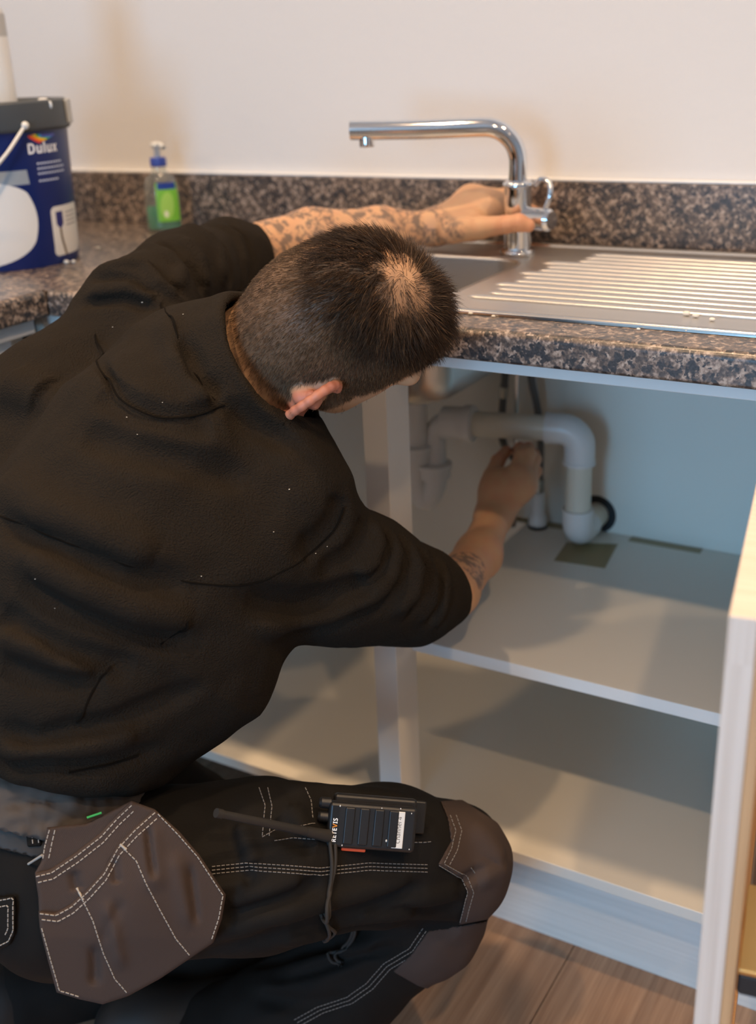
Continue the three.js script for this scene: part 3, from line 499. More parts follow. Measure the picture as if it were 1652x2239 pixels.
const armR = chain([[905, 1325, 1.40, 62], [985, 1290, 1.49, 58], [1045, 1215, 1.60, 47], [1078, 1130, 1.68, 36]]);
const armL = chain([[520, 560, 1.66, 62], [680, 518, 1.72, 57], [830, 505, 1.755, 48], [950, 497, 1.775, 33]]);
const handL = [...chain([[950, 497, 1.775, 33], [1030, 440, 1.775, 33]]), ...chain([[950, 497, 1.775, 33], [1068, 452, 1.75, 32]]), ...chain([[950, 497, 1.77, 33], [1030, 492, 1.735, 36]]), ...chain([[1030, 440, 1.775, 33], [1068, 452, 1.75, 32]])];
const fingersL = [
  [[1066, 438, 1.745, 19], [1104, 440, 1.748, 17], [1140, 452, 1.775, 15], [1176, 468, 1.79, 13]],
  [[1048, 428, 1.765, 19], [1098, 430, 1.78, 17], [1132, 448, 1.80, 15], [1160, 470, 1.81, 13]],
  [[1028, 428, 1.785, 19], [1080, 440, 1.805, 17], [1118, 462, 1.82, 15], [1140, 482, 1.82, 13]],
  [[1010, 440, 1.80, 17], [1052, 462, 1.825, 15], [1084, 480, 1.83, 13], [1104, 494, 1.83, 12]],
  [[985, 505, 1.735, 28], [1050, 498, 1.695, 24], [1105, 491, 1.665, 19], [1134, 487, 1.656, 19], [1154, 493, 1.656, 15]],
].map(chain);
const handR = [...chain([[1078, 1130, 1.68, 36], [1088, 1060, 1.70, 36]]), ...chain([[1078, 1130, 1.68, 36], [1130, 1058, 1.70, 38]]), ...chain([[1084, 1075, 1.69, 36], [1136, 1060, 1.70, 36]])];
const fingersR = [
  [[1128, 1032, 1.695, 18], [1139, 996, 1.715, 15], [1136, 980, 1.752, 13], [1126, 988, 1.785, 11]],
  [[1142, 1032, 1.697, 18], [1156, 992, 1.715, 15], [1154, 980, 1.757, 13], [1140, 990, 1.79, 11]],
  [[1154, 1040, 1.70, 18], [1168, 1004, 1.722, 15], [1166, 994, 1.762, 13], [1150, 1004, 1.79, 11]],
  [[1154, 1060, 1.705, 17], [1170, 1030, 1.732, 14], [1166, 1020, 1.768, 12], [1152, 1026, 1.79, 10]],
  [[1078, 1072, 1.69, 24], [1076, 1040, 1.71, 19], [1088, 1008, 1.735, 15], [1106, 986, 1.765, 12]],
].map(chain);
const neckB = [bone(HP(-0.034, -0.045, 0.006), at(475, 850, 1.265), 0.062, 0.072)];
// torso and legs under the clothes (kept slim, so that the clothing covers them)
const slim = (nodes) => chain(nodes.map(([x, y, d, r]) => [x, y, d, r * 0.5]));
const core = [...slim([[625, 1092, 1.215, 112], [700, 1165, 1.25, 118], [800, 1262, 1.32, 118], [905, 1325, 1.40, 95]]), ...slim([[300, 690, 1.385, 122], [400, 610, 1.49, 98], [520, 560, 1.66, 90]]), ...slim([[625, 1092, 1.215, 112], [480, 830, 1.27, 140], [300, 690, 1.385, 122]]), ...slim([[480, 830, 1.27, 140], [240, 1250, 1.20, 270], [120, 1690, 1.2, 235], [90, 1830, 1.22, 224], [160, 1925, 1.2, 190], [560, 1890, 1.235, 170], [850, 1868, 1.30, 138], [972, 1890, 1.345, 115], [760, 2140, 1.435, 112], [300, 2350, 1.50, 85]])];

function headField() {
  const ell = (x, y, z, cx, cy, cz, a, b, c) => { const X = (x - cx) / a, Y = (y - cy) / b, Z = (z - cz) / c, k = Math.hypot(X, Y, Z); return (k - 1) * Math.min(a, b, c) * (0.55 + 0.45 * k); };
  const seg = (a, b, ra, rb) => bone(V(...a), V(...b), ra, rb);
  const jaw = [seg([0.005, -0.045, 0.055], [0.075, -0.098, 0.02], 0.016, 0.02), seg([0.005, -0.045, -0.055], [0.075, -0.098, -0.02], 0.016, 0.02)];
  const nose = [seg([0.093, 0.0, 0], [0.117, -0.038, 0], 0.008, 0.012), seg([0.108, -0.042, 0.011], [0.108, -0.042, -0.011], 0.009, 0.009)];
  const brow = [seg([0.087, 0.018, 0.012], [0.075, 0.016, 0.048], 0.012, 0.012), seg([0.087, 0.018, -0.012], [0.075, 0.016, -0.048], 0.012, 0.012)];
  const lips = [seg([0.097, -0.070, 0.016], [0.097, -0.070, -0.016], 0.007, 0.007), seg([0.095, -0.079, 0.014], [0.095, -0.079, -0.014], 0.008, 0.008)];
  // ear: a rim curve plus the inner dish and lobe
  const ear = []; const E = [];
  for (let i = 0; i <= 14; i++) { const a = -0.75 + i / 14 * 4.2; E.push([-0.002 - 0.022 * Math.sin(a), 0.001 + 0.035 * Math.cos(a), 0.080 + 0.020 * smooth(-0.6, 1.5, a) * (1 - 0.55 * smooth(2.2, 3.4, a))]); }
  for (let i = 0; i < 14; i++) ear.push([seg(E[i], E[i + 1], 0.0046, i > 11 ? 0.006 : 0.0046)]);
  const earIn = [seg([0.004, 0.018, 0.072], [-0.002, -0.02, 0.073], 0.011, 0.009), seg([-0.012, 0.013, 0.087], [-0.009, -0.016, 0.086], 0.005, 0.005), seg([0.006, -0.027, 0.078], [0.003, -0.032, 0.083], 0.0065, 0.006), seg([0.013, -0.004, 0.073], [0.013, -0.011, 0.081], 0.0055, 0.0045), seg([-0.008, 0.0, 0.075], [-0.014, 0.0, 0.084], 0.012, 0.008)];
  const flat = ear.flat();
  const earD = (f, u, r) => { const ar = Math.abs(r); if (ar < 0.055) return 1; let e = 1; const tf = f + (r > 0 ? 0.033 : 0.008), tu = u + 0.028, q = r > 0 ? ar : ar + 0.008; for (const b of flat) e = smin(e, dBone(b, tf, tu, q), 0.003); for (const b of earIn) e = smin(e, dBone(b, tf, tu, q), 0.005); return e; };
  headField.earD = earD;
  return (wx, wy, wz) => {
    const px = wx - HEAD.x, py = wy - HEAD.y, pz = wz - HEAD.z;
    const f = px * hF.x + py * hF.y + pz * hF.z, u = px * hU.x + py * hU.y + pz * hU.z, r = px * hR.x + py * hR.y + pz * hR.z, ar = Math.abs(r);
    let d = ell(f, u, r, -0.004, 0.022, 0, 0.099, 0.089, 0.0735);
    d = smin(d, ell(f, u, r, -0.035, -0.008, 0, 0.066, 0.066, 0.066), 0.03);
    d = smin(d, ell(f, u, r, 0.038, -0.042, 0, 0.058, 0.068, 0.060), 0.03);
    for (const b of jaw) d = smin(d, dBone(b, f, u, r), 0.025);
    for (const b of brow) d = smin(d, dBone(b, f, u, r), 0.015);
    // eye sockets, then eyelids
    d = smax(d, -(Math.hypot(f - 0.106, u - 0.0, ar - 0.032) - 0.017), 0.014);
    d = smin(d, Math.hypot(f - 0.083, u + 0.001, ar - 0.031) - 0.0125, 0.004);
    for (const b of nose) d = smin(d, dBone(b, f, u, r), 0.012);
    for (const b of lips) d = smin(d, dBone(b, f, u, r), 0.006);
    if (ar > 0.055) d = smin(d, earD(f, u, r), 0.005);
    for (const b of neckB) d = smin(d, dBone(b, wx, wy, wz), 0.03);
    return d;
  };
}
const headF = headField();
function handField(arm, palm, fingers) { return (x, y, z) => { let d = 1; for (const c of arm) d = smin(d, dBone(c, x, y, z), 0.02); for (const c of palm) d = smin(d, dBone(c, x, y, z), 0.014); let fm = 1; for (const fg of fingers) { let q = 1; for (const c of fg) q = smin(q, dBone(c, x, y, z), 0.004); const k = 0.010; fm = smin(fm, q, 0.0012); d = d; void k; } return smin(d, fm, 0.008); }; }
const handLF = handField(armL, handL, fingersL), handRF = handField(armR, handR, fingersR);

// skin colour with the forearm tattoos
const SKIN = [0.58, 0.345, 0.190], RED = [0.60, 0.20, 0.12], INK = [0.105, 0.085, 0.075];
function colourise(geo, fn) { const p = geo.attributes.position, c = new Float32Array(p.count * 3); for (let i = 0; i < p.count; i++) { const q = fn(p.getX(i), p.getY(i), p.getZ(i)); c[3 * i] = q[0]; c[3 * i + 1] = q[1]; c[3 * i + 2] = q[2]; } geo.setAttribute('color', new THREE.BufferAttribute(c, 3)); return geo; }
const mix3 = (a, b, t) => [mix(a[0], b[0], t), mix(a[1], b[1], t), mix(a[2], b[2], t)];
const project = (x, y, z) => { const p = V(x, y, z).sub(camPos), d = p.dot(camF); return [IMG_W / 2 + FOCAL * p.dot(camR) / d, IMG_H / 2 - FOCAL * p.dot(camU) / d, d]; };
const axisL = at(950, 497, 1.775).sub(at(520, 560, 1.66)), axisLn = axisL.clone().normalize(), oL = at(520, 560, 1.66);
const axisR = at(1078, 1130, 1.68).sub(at(905, 1325, 1.40)), axisRn = axisR.clone().normalize(), oR = at(905, 1325, 1.40);
function inkL(x, y, z) {
  const t = V(x, y, z).sub(oL).dot(axisLn) / axisL.length(); if (t > 1.03) return 0;
  const w = noise3(x * 30, y * 30, z * 30) * 0.9, a = noise3(x * 34 + w, y * 40 - w, z * 34 + 3), b = noise3(x * 70 + w * 2, y * 70, z * 70 - w * 2);
  const bands = Math.abs(a) < 0.13 ? 1 : 0, fill = smooth(0.22, 0.4, a * 0.8 + 0.45 * b); return clamp(Math.max(bands * 0.75, fill * 0.8) * smooth(1.03, 0.99, t), 0, 0.85);
}
function inkR(x, y, z) {
  const t = V(x, y, z).sub(oR).dot(axisRn) / axisR.length(); if (t > 0.72 || t < 0.3) return 0;
  const d = hypotTo(x, y, z, TATR); if (d > 0.046) return 0; const n = noise3(x * 70, y * 70, z * 70) + 0.6 * noise3(x * 200, y * 200, z * 200); return smooth(-0.1, 0.15, n) * smooth(0.046, 0.040, d) * 0.75;
}
const hypotTo = (x, y, z, p) => Math.hypot(x - p.x, y - p.y, z - p.z);
const TATR = hit(handRF, 1028, 1235) || oR;
const blot = (x, y, z) => 0.5 + 0.5 * noise3(x * 45, y * 45, z * 45);
const skinL = (x, y, z) => { const b = blot(x, y, z); const base = mix3(SKIN, RED, 0.18 * b + fingerRed(x, y, z)); return mix3(base, INK, inkL(x, y, z)); };
const skinR = (x, y, z) => mix3(mix3(SKIN, RED, 0.3 * blot(x, y, z) + fingerRed(x, y, z)), INK, inkR(x, y, z));
const tips = [...fingersL, ...fingersR].flatMap((f) => f.slice(1).map((c) => V(c.x + c.dx, c.y + c.dy, c.z + c.dz)));
const fingerRed = (x, y, z) => { let m = 1; for (const p of tips) m = Math.min(m, hypotTo(x, y, z, p)); return 0.4 * smooth(0.03, 0.005, m); };
const headSkin = (x, y, z) => { const p = V(x, y, z).sub(HEAD), r = p.dot(hR), u = p.dot(hU), f = p.dot(hF); const ear = smooth(0.074, 0.084, Math.abs(r)) * smooth(0.06, 0.04, Math.abs(u + 0.028)); let c = mix3(SKIN, RED, 0.15 * blot(x, y, z) + 0.8 * ear);
  const h = hairMask(f, u, r); return mix3(c, [0.135, 0.074, 0.040], h[0] * h[2]); };
// hair: [density, length, stubble tone]
function hairMask(f, u, r) {
  const ar = Math.abs(r); const line = -0.060 + 1.5 * Math.max(f - 0.004, 0);   // lower edge of the hair, rising towards the temple
  let d = smooth(line - 0.012, line + 0.012, u + 0.006 * noise3(f * 80, u * 80, r * 80));
  d *= 1 - smooth(0.082, 0.09, f) * smooth(0.075, 0.05, u);
  d *= smooth(0.0015, 0.006, headField.earD(f, u, r) + 0.002 * smooth(0.0, 0.02, u));       // not on the ear
  const bald = 0.93 * smooth(0.052, 0.017, Math.hypot((f + 0.008) * 1.0, (u - 0.108) * 0.8, (r - 0.010) * 0.85) + 0.012 * noise3(f * 40, u * 40, r * 40));
  const thin = smooth(0.05, 0.0, Math.hypot(f + 0.06, u - 0.07, r + 0.02) * 0.8) * 0.45;
  const top = smooth(0.045, 0.095, u) * smooth(-0.06, 0.0, f + 0.15 * 0);
  const len = mix(0.0058, 0.030, smooth(0.028, 0.105, u + 0.008 * noise3(f * 30, u * 30, r * 30))) + 0.016 * smooth(0.02, 0.08, f) * smooth(0.02, 0.08, u);
  return [d * (1 - 0.95 * bald) * (1 - thin), len, clamp(0.88 + 0.1 * top, 0, 1)];
}
{
  const skinMat = new THREE.MeshPhysicalMaterial({ vertexColors: true, roughness: 0.52, sheen: 0.15, sheenRoughness: 0.5, sheenColor: new THREE.Color().setRGB(0.8, 0.45, 0.3), bumpMap: null });
  const parts = [];
  let [lo, hi] = boundsOf([...armL, ...handL, ...fingersL.flat()], 0.012); parts.push(colourise(meshField(handLF, lo, hi, 0.0028), skinL));
  [lo, hi] = boundsOf([...armR, ...handR, ...fingersR.flat()], 0.012); parts.push(colourise(meshField(handRF, lo, hi, 0.0028), skinR));
  parts.push(colourise(meshField(headF, HEAD.clone().subScalar(0.17), HEAD.clone().addScalar(0.17), 0.0028), headSkin));
  [lo, hi] = boundsOf(core, 0.02); const coreF = blend(core, 0.03); parts.push(colourise(meshField(coreF, lo, hi, 0.014), () => SKIN));
  part('body', mergeGeometries(parts), skinMat, person, 'skin with tattooed forearms');
}

// ---- hair: short clipped sides, longer thinning top
{
  const N = 62000, pos = [], nor = [], col = [], idx = [], c0 = HP(-0.004, 0.02, 0), whorl = [-0.008, 0.108, 0.006];
  const P = V(0, 0, 0), Nn = [0, 0, 0, 0];
  for (let i = 0; i < N; i++) {
    const cz = rr(-1, 1), a = rr(0, 2 * Math.PI), s = Math.sqrt(1 - cz * cz); const df = s * Math.cos(a), du = cz, dr = s * Math.sin(a);
    const dir = V(0, 0, 0).addScaledVector(hF, df).addScaledVector(hU, du).addScaledVector(hR, dr);
    let tOut = 0.15, tIn = 0.03; { P.copy(c0).addScaledVector(dir, tIn); if (headF(P.x, P.y, P.z) > 0) continue; } for (let k = 0; k < 16; k++) { const t = (tOut + tIn) / 2; P.copy(c0).addScaledVector(dir, t); if (headF(P.x, P.y, P.z) < 0) tIn = t; else tOut = t; } P.copy(c0).addScaledVector(dir, tIn);
    const q = P.clone().sub(HEAD), f = q.dot(hF), u = q.dot(hU), r = q.dot(hR), m = hairMask(f, u, r);
    if (rnd() > m[0] * 0.98 + 0.015) continue;
    grad(headF, P.x, P.y, P.z, 0.002, Nn); const n = V(Nn[0], Nn[1], Nn[2]);
    const wf = f - whorl[0], wu = u - whorl[1], wr = r - whorl[2];
    const fl = V(0, 0, 0).addScaledVector(hF, wf).addScaledVector(hU, wu).addScaledVector(hR, wr).addScaledVector(V(0, 0, 0).crossVectors(n, V(0, 0, 0).addScaledVector(hF, wf).addScaledVector(hU, wu).addScaledVector(hR, wr)), 0.35);
    if (fl.lengthSq() < 1e-8) continue; fl.normalize(); fl.addScaledVector(n, -fl.dot(n)).normalize();
    const jit = V(rr(-1, 1), rr(-1, 1), rr(-1, 1)); const clump = noise3(f * 55, u * 55, r * 55);
    const side = V(0, 0, 0).crossVectors(n, fl).multiplyScalar(clump * mix(0.25, 0.9, smooth(0.05, 0.09, u)));
    const len = m[1] * rr(0.65, 1.15), up0 = mix(0.55, 0.62, smooth(0.04, 0.09, u));
    const d0 = fl.clone().multiplyScalar(0.8).addScaledVector(n, up0).addScaledVector(side, 0.5).addScaledVector(jit, 0.16).normalize();
    const d1 = d0.clone().addScaledVector(fl, 0.45).addScaledVector(side, 0.4).addScaledVector(jit, 0.12).addScaledVector(V(0, -1, 0), 0.25 * smooth(0.012, 0.04, len)).normalize(), d2 = d1.clone().addScaledVector(fl, 0.3).addScaledVector(jit, 0.15).addScaledVector(V(0, -1, 0), 0.3 * smooth(0.012, 0.04, len)).normalize();
    const pts = [P.clone(), P.clone().addScaledVector(d0, len * 0.34)]; pts.push(pts[1].clone().addScaledVector(d1, len * 0.33)); pts.push(pts[2].clone().addScaledVector(d2, len * 0.33));
    const w0 = mix(0.00016, 0.00025, smooth(0.01, 0.03, len)), b = pos.length / 3, t1 = V(0, 0, 0).crossVectors(d0, n.clone().addScaledVector(jit, 0.3)).normalize(), t2 = V(0, 0, 0).crossVectors(d0, t1).normalize();
    const tone = rr(0.7, 1.35), cc = rnd() < (len < 0.012 ? 0.3 : 0.06) ? [0.20 * tone, 0.115 * tone, 0.058 * tone] : (len < 0.012 ? [0.088 * tone, 0.051 * tone, 0.027 * tone] : [0.052 * tone, 0.030 * tone, 0.017 * tone]);
    for (let k = 0; k < 3; k++) for (let j = 0; j < 3; j++) { const an = j * 2.094, w = w0 * [1, 0.95, 0.7][k]; const o = t1.clone().multiplyScalar(Math.cos(an)).addScaledVector(t2, Math.sin(an)); pos.push(pts[k].x + o.x * w, pts[k].y + o.y * w, pts[k].z + o.z * w); nor.push(o.x, o.y, o.z); col.push(...cc); }
    pos.push(pts[3].x, pts[3].y, pts[3].z); nor.push(d2.x, d2.y, d2.z); col.push(...cc);
    for (let k = 0; k < 2; k++) for (let j = 0; j < 3; j++) { const A = b + k * 3 + j, B = b + k * 3 + (j + 1) % 3; idx.push(A, B, A + 3, B, B + 3, A + 3); }
    for (let j = 0; j < 3; j++) idx.push(b + 6 + j, b + 6 + (j + 1) % 3, b + 9);
  }
  const g = new THREE.BufferGeometry(); g.setAttribute('position', new THREE.Float32BufferAttribute(pos, 3)); g.setAttribute('normal', new THREE.Float32BufferAttribute(nor, 3)); g.setAttribute('color', new THREE.Float32BufferAttribute(col, 3)); g.setIndex(idx);
  const h = part('hair', g, new THREE.MeshPhysicalMaterial({ vertexColors: true, roughness: 0.45, specularIntensity: 0.45 }), person, 'short dark brown hair thinning at the crown'); h.userData.kind = 'stuff';
}
// ---- fleece jacket
const sleeveR = chain([[618, 1092, 1.205, 108], [690, 1175, 1.24, 112], [800, 1262, 1.31, 128], [900, 1300, 1.38, 104], [975, 1292, 1.44, 82]]);
const shoulderR = chain([[640, 1085, 1.21, 95], [688, 1076, 1.215, 62]]);
const underArm = chain([[540, 1225, 1.21, 165], [715, 1262, 1.275, 142], [840, 1302, 1.35, 106]]);
const sleeveL = chain([[300, 690, 1.385, 122], [400, 610, 1.49, 98], [500, 572, 1.62, 84], [560, 548, 1.70, 62]]);
const torso = [
  ...chain([[470, 838, 1.26, 116], [345, 1010, 1.20, 226], [240, 1250, 1.185, 285], [160, 1500, 1.18, 244], [110, 1690, 1.18, 222]]),
  ...chain([[290, 705, 1.385, 108], [108, 940, 1.32, 162], [-20, 1250, 1.30, 245], [-40, 1600, 1.28, 230]]),
  ...chain([[620, 1085, 1.205, 112], [480, 1210, 1.20, 165], [378, 1415, 1.22, 208], [255, 1570, 1.21, 100]]),
  ...chain([[470, 838, 1.26, 116], [590, 990, 1.22, 88], [640, 1085, 1.205, 100]]), ...chain([[470, 838, 1.26, 108], [310, 745, 1.37, 82]]),
];
const collarC0 = at(425, 880, 1.25), collarC1 = at(592, 794, 1.212), collarDir = collarC1.clone().sub(collarC0).normalize();
const collarB = bone(collarC0, collarC1.clone().addScaledVector(collarDir, 0.03), 200 * 1.25 / FOCAL, 168 * 1.2 / FOCAL);
const hemP = at(90, 1715, 1.1), hemN = at(90, 1790, 1.18).sub(at(240, 1250, 1.18));
const hemPlane = planeAt(hemP, hemN), cuffRPlane = planeAt(at(985, 1290, 1.415), at(1078, 1130, 1.68).sub(at(905, 1325, 1.40))), cuffLPlane = planeAt(at(578, 545, 1.70), axisL), collarPlane = planeAt(collarC1, collarDir);
const torsoF = blend(torso, 0.06), slRF0 = blend([...sleeveR, ...underArm], 0.022), bumpA = shoulderR[0], bumpB = chain([[690, 1150, 1.235, 85], [738, 1142, 1.25, 58]])[0], slRF = (x, y, z) => smin(smin(slRF0(x, y, z), dBone(bumpA, x, y, z), 0.010), dBone(bumpB, x, y, z), 0.008), slLF = blend(sleeveL, 0.03);
function jacketBase(x, y, z) {
  let d = torsoF(x, y, z);
  d = smax(d, hemPlane(x, y, z), 0.02);
  let c = smax(dBone(collarB, x, y, z), collarPlane(x, y, z), 0.006); d = smin(d, c, 0.035);
  d = smin(d, smax(slRF(x, y, z), cuffRPlane(x, y, z), 0.012), 0.03);
  d = smin(d, smax(slLF(x, y, z), cuffLPlane(x, y, z), 0.012), 0.03);
  return d;
}
// fold lines read off the photograph: [height, half-width, points on the cloth]
const JF = [
  [-0.009, 0.012, [[390, 735], [430, 820], [480, 880], [560, 930], [640, 972]]],
  [0.008, 0.026, [[15, 838], [97, 867], [194, 915], [339, 949], [484, 983], [640, 985]]],
  [-0.007, 0.018, [[150, 785], [220, 850], [290, 900], [400, 922], [470, 930]]],
  [-0.007, 0.02, [[60, 905], [180, 950], [290, 978], [430, 1015], [540, 1045]]],
  [0.006, 0.024, [[0, 1055], [97, 1118], [218, 1170], [339, 1225]]],
  [-0.006, 0.018, [[0, 1140], [145, 1200], [271, 1250], [411, 1285]]],
  [-0.005, 0.008, [[208, 720], [214, 790], [262, 865], [339, 908], [421, 905], [500, 882]]],
  [0.005, 0.014, [[360, 700], [395, 790], [440, 860], [520, 905]]],
  [-0.010, 0.014, [[748, 1082], [737, 1135], [705, 1178], [660, 1205]]],
  [-0.008, 0.011, [[797, 1132], [792, 1180], [762, 1218], [700, 1250]]],
  [-0.012, 0.018, [[540, 1310], [650, 1325], [715, 1313], [772, 1295], [815, 1270]]],
  [0.006, 0.012, [[560, 1368], [650, 1366], [730, 1343], [802, 1308], [850, 1272]]],
  [-0.007, 0.010, [[605, 1385], [696, 1376], [772, 1350], [838, 1320], [880, 1280]]],
  [0.005, 0.008, [[818, 1140], [830, 1185], [818, 1228], [780, 1262]]],
  [-0.005, 0.007, [[835, 1150], [848, 1200], [836, 1248], [800, 1282]]],
  [0.005, 0.008, [[850, 1160], [868, 1207], [859, 1253], [826, 1296]]],
  [-0.005, 0.007, [[870, 1172], [890, 1225], [880, 1275], [845, 1316]]],
  [0.005, 0.008, [[892, 1184], [917, 1243], [907, 1298], [863, 1340]]],
  [-0.005, 0.007, [[908, 1194], [934, 1250], [928, 1308], [890, 1355]]],
  [0.004, 0.007, [[923, 1203], [948, 1255], [946, 1315], [917, 1358]]],
  [-0.004, 0.006, [[945, 1212], [963, 1258], [960, 1318], [935, 1365]]],
  [0.004, 0.007, [[962, 1222], [976, 1268], [968, 1330], [950, 1370]]],
  [-0.007, 0.008, [[309, 515], [349, 531], [395, 568], [423, 594], [442, 640]]],
  [0.006, 0.009, [[330, 505], [400, 523], [437, 568], [448, 625]]],
  [-0.007, 0.008, [[430, 492], [480, 528], [503, 574], [502, 625]]],
  [0.006, 0.008, [[406, 495], [457, 517], [484, 554], [487, 612]]],
  [-0.005, 0.007, [[500, 496], [538, 527], [553, 574], [545, 620]]],
  [0.005, 0.007, [[480, 492], [520, 520], [534, 570], [528, 625]]],
  [0.006, 0.008, [[207, 595], [287, 573], [315, 576], [349, 619], [388, 650]]],
  [-0.006, 0.007, [[205, 610], [278, 606], [309, 630], [338, 646]]],
  [-0.006, 0.007, [[250, 560], [326, 576], [366, 619], [398, 640]]],
  [0.006, 0.009, [[240, 548], [309, 540], [370, 560], [396, 590], [388, 625]]],
  [0.005, 0.01, [[200, 640], [280, 632], [340, 655], [370, 690]]],
  [-0.005, 0.008, [[180, 665], [270, 655], [330, 672]]],
  [0.007, 0.018, [[0, 1374], [78, 1408], [155, 1447], [225, 1475]]],
  [-0.009, 0.013, [[0, 1340], [50, 1380], [136, 1424], [225, 1452], [300, 1462]]],
  [-0.007, 0.016, [[0, 1450], [78, 1484], [167, 1492], [230, 1480]]],
  [-0.009, 0.011, [[0, 1595], [78, 1622], [155, 1600], [252, 1580], [330, 1546], [430, 1505]]],
  [0.006, 0.012, [[0, 1640], [97, 1636], [200, 1630], [300, 1600]]],
  [-0.007, 0.010, [[0, 1672], [116, 1672], [240, 1668], [350, 1640]]],
  [0.007, 0.016, [[60, 1220], [180, 1290], [300, 1340], [420, 1360]]],
  [-0.006, 0.016, [[40, 1270], [160, 1340], [280, 1385], [420, 1400]]],
];
const jacketFolds = folds(jacketBase, JF.map(([a, w, p]) => [a * (a > 0 ? 3.2 : 2.4), w * (w > 0.015 ? 0.74 : 0.88), p]));
const jacketField = (x, y, z) => { let d = jacketBase(x, y, z); if (Math.abs(d) < 0.03) d -= jacketFolds(x, y, z) + 0.0012 * noise3(x * 22, y * 22, z * 22);
  const inner = smax(dBone(collarB, x, y, z) + 0.010, -(collarPlane(x, y, z) + 0.035), 0.01); return smax(d, -inner, 0.006); };
const fleeceBump = dataTex(512, 512, (u, v) => { const n = 128 + 70 * tileNoise(u, v, 42, 2) + 45 * tileNoise(u, v, 95, 5); return [n, n, n]; }, false); fleeceBump.repeat.set(9, 9);
const fleece = new THREE.MeshPhysicalMaterial({ color: new THREE.Color().setRGB(0.0185, 0.0148, 0.0112), roughness: 0.95, specularIntensity: 0.12, sheen: 0.10, sheenRoughness: 0.5, sheenColor: new THREE.Color().setRGB(0.10, 0.08, 0.06), bumpMap: fleeceBump, bumpScale: 0.002 });
let jacket;
{ const [lo, hi] = boundsOf([...torso, ...sleeveR, ...sleeveL, collarB], 0.03); jacket = part('fleece_jacket', metreUV(meshField(jacketField, lo, hi, 0.0045)), fleece, person, 'black fleece jacket with pushed-up sleeves'); }
// resample a polyline into points about `step` apart
function resample(pts, step) { const c = new THREE.CatmullRomCurve3(pts, false, 'centripetal'), n = Math.max(2, Math.round(c.getLength() / step)); return c.getSpacedPoints(n); }
const seamTube = (f, px, r, lift = 0) => { const h = hits(f, px); if (h.length < 2) return null; const d = resample(h, 0.006).map((p) => { const g = grad(f, p.x, p.y, p.z, 0.002, [0, 0, 0, 0]); const s = f(p.x, p.y, p.z); return V(p.x - g[0] * (s - lift), p.y - g[1] * (s - lift), p.z - g[2] * (s - lift)); }); return new THREE.TubeGeometry(new THREE.CatmullRomCurve3(d), d.length * 2, r, 5); };
for (const s of [
  [[0, 1128], [145, 1186], [271, 1235], [411, 1273], [560, 1274], [620, 1247], [681, 1207], [730, 1156], [745, 1110]],
  [[208, 731], [218, 808], [271, 881], [339, 915], [421, 910], [489, 886]], [[352, 662], [387, 731], [426, 818], [470, 875]],
  [[240, 1455], [209, 1501], [167, 1579]], [[497, 668], [530, 735], [562, 800], [592, 870], [618, 930]], [[300, 1650], [250, 1668], [150, 1690]], [[410, 1360], [385, 1385], [350, 1410]],
]) { const t = seamTube(jacketField, s, 0.0011); if (t) part('seam', t, fleece, jacket); }
{ const lint = []; const mt = std([0.55, 0.53, 0.48], 0.9); for (const [x, y, r] of [[311, 661, 2.6], [277, 912, 1.4], [632, 1070, 1.8], [742, 1104, 2.2], [731, 1122, 2], [400, 687, 1.5], [246, 715, 1.5], [77, 1266, 1.4], [598, 1163, 1.3], [440, 1260, 1.3], [530, 645, 1.4], [120, 1330, 1.2], [355, 880, 1.2], [300, 950, 1.1], [715, 1195, 1.3], [690, 1210, 1.4]]) { const p = hit(jacketField, x, y); if (p) lint.push(new THREE.IcosahedronGeometry(r * 0.00045, 1).scale(1, 0.6, 1.3).translate(p.x, p.y, p.z)); } part('lint', lint, mt, jacket, 'white lint specks'); }

// ---- grey shirt showing under the hem, and the belt
const waistB = chain([[100, 1600, 1.2, 190], [95, 1765, 1.195, 222], [90, 1850, 1.2, 222]]);
const shirtFolds = folds(blend(waistB, 0.02), [[0.006, 0.009, [[0, 1740], [60, 1725], [120, 1735], [180, 1750]]], [-0.005, 0.007, [[0, 1762], [70, 1745], [150, 1752]]], [0.006, 0.008, [[0, 1785], [60, 1770], [130, 1770], [185, 1762]]]]);
const upPl = planeAt(at(60, 1700, 1.1), hemN), waistTop = planeAt(at(60, 1780, 1.09), hemN);
const shirtF0 = blend(waistB, 0.02), shirtF = (x, y, z) => Math.max(shirtF0(x, y, z) - shirtFolds(x, y, z) - 0.002 * noise3(x * 50, y * 50, z * 50), waistTop(x, y, z) - 0.02, -upPl(x, y, z) - 0.06);
{ const [lo, hi] = boundsOf(waistB, 0.02); part('shirt', metreUV(meshField(shirtF, lo, hi, 0.005)), std([0.075, 0.06, 0.050], 0.9), person, 'grey shirt tail showing under the fleece'); }

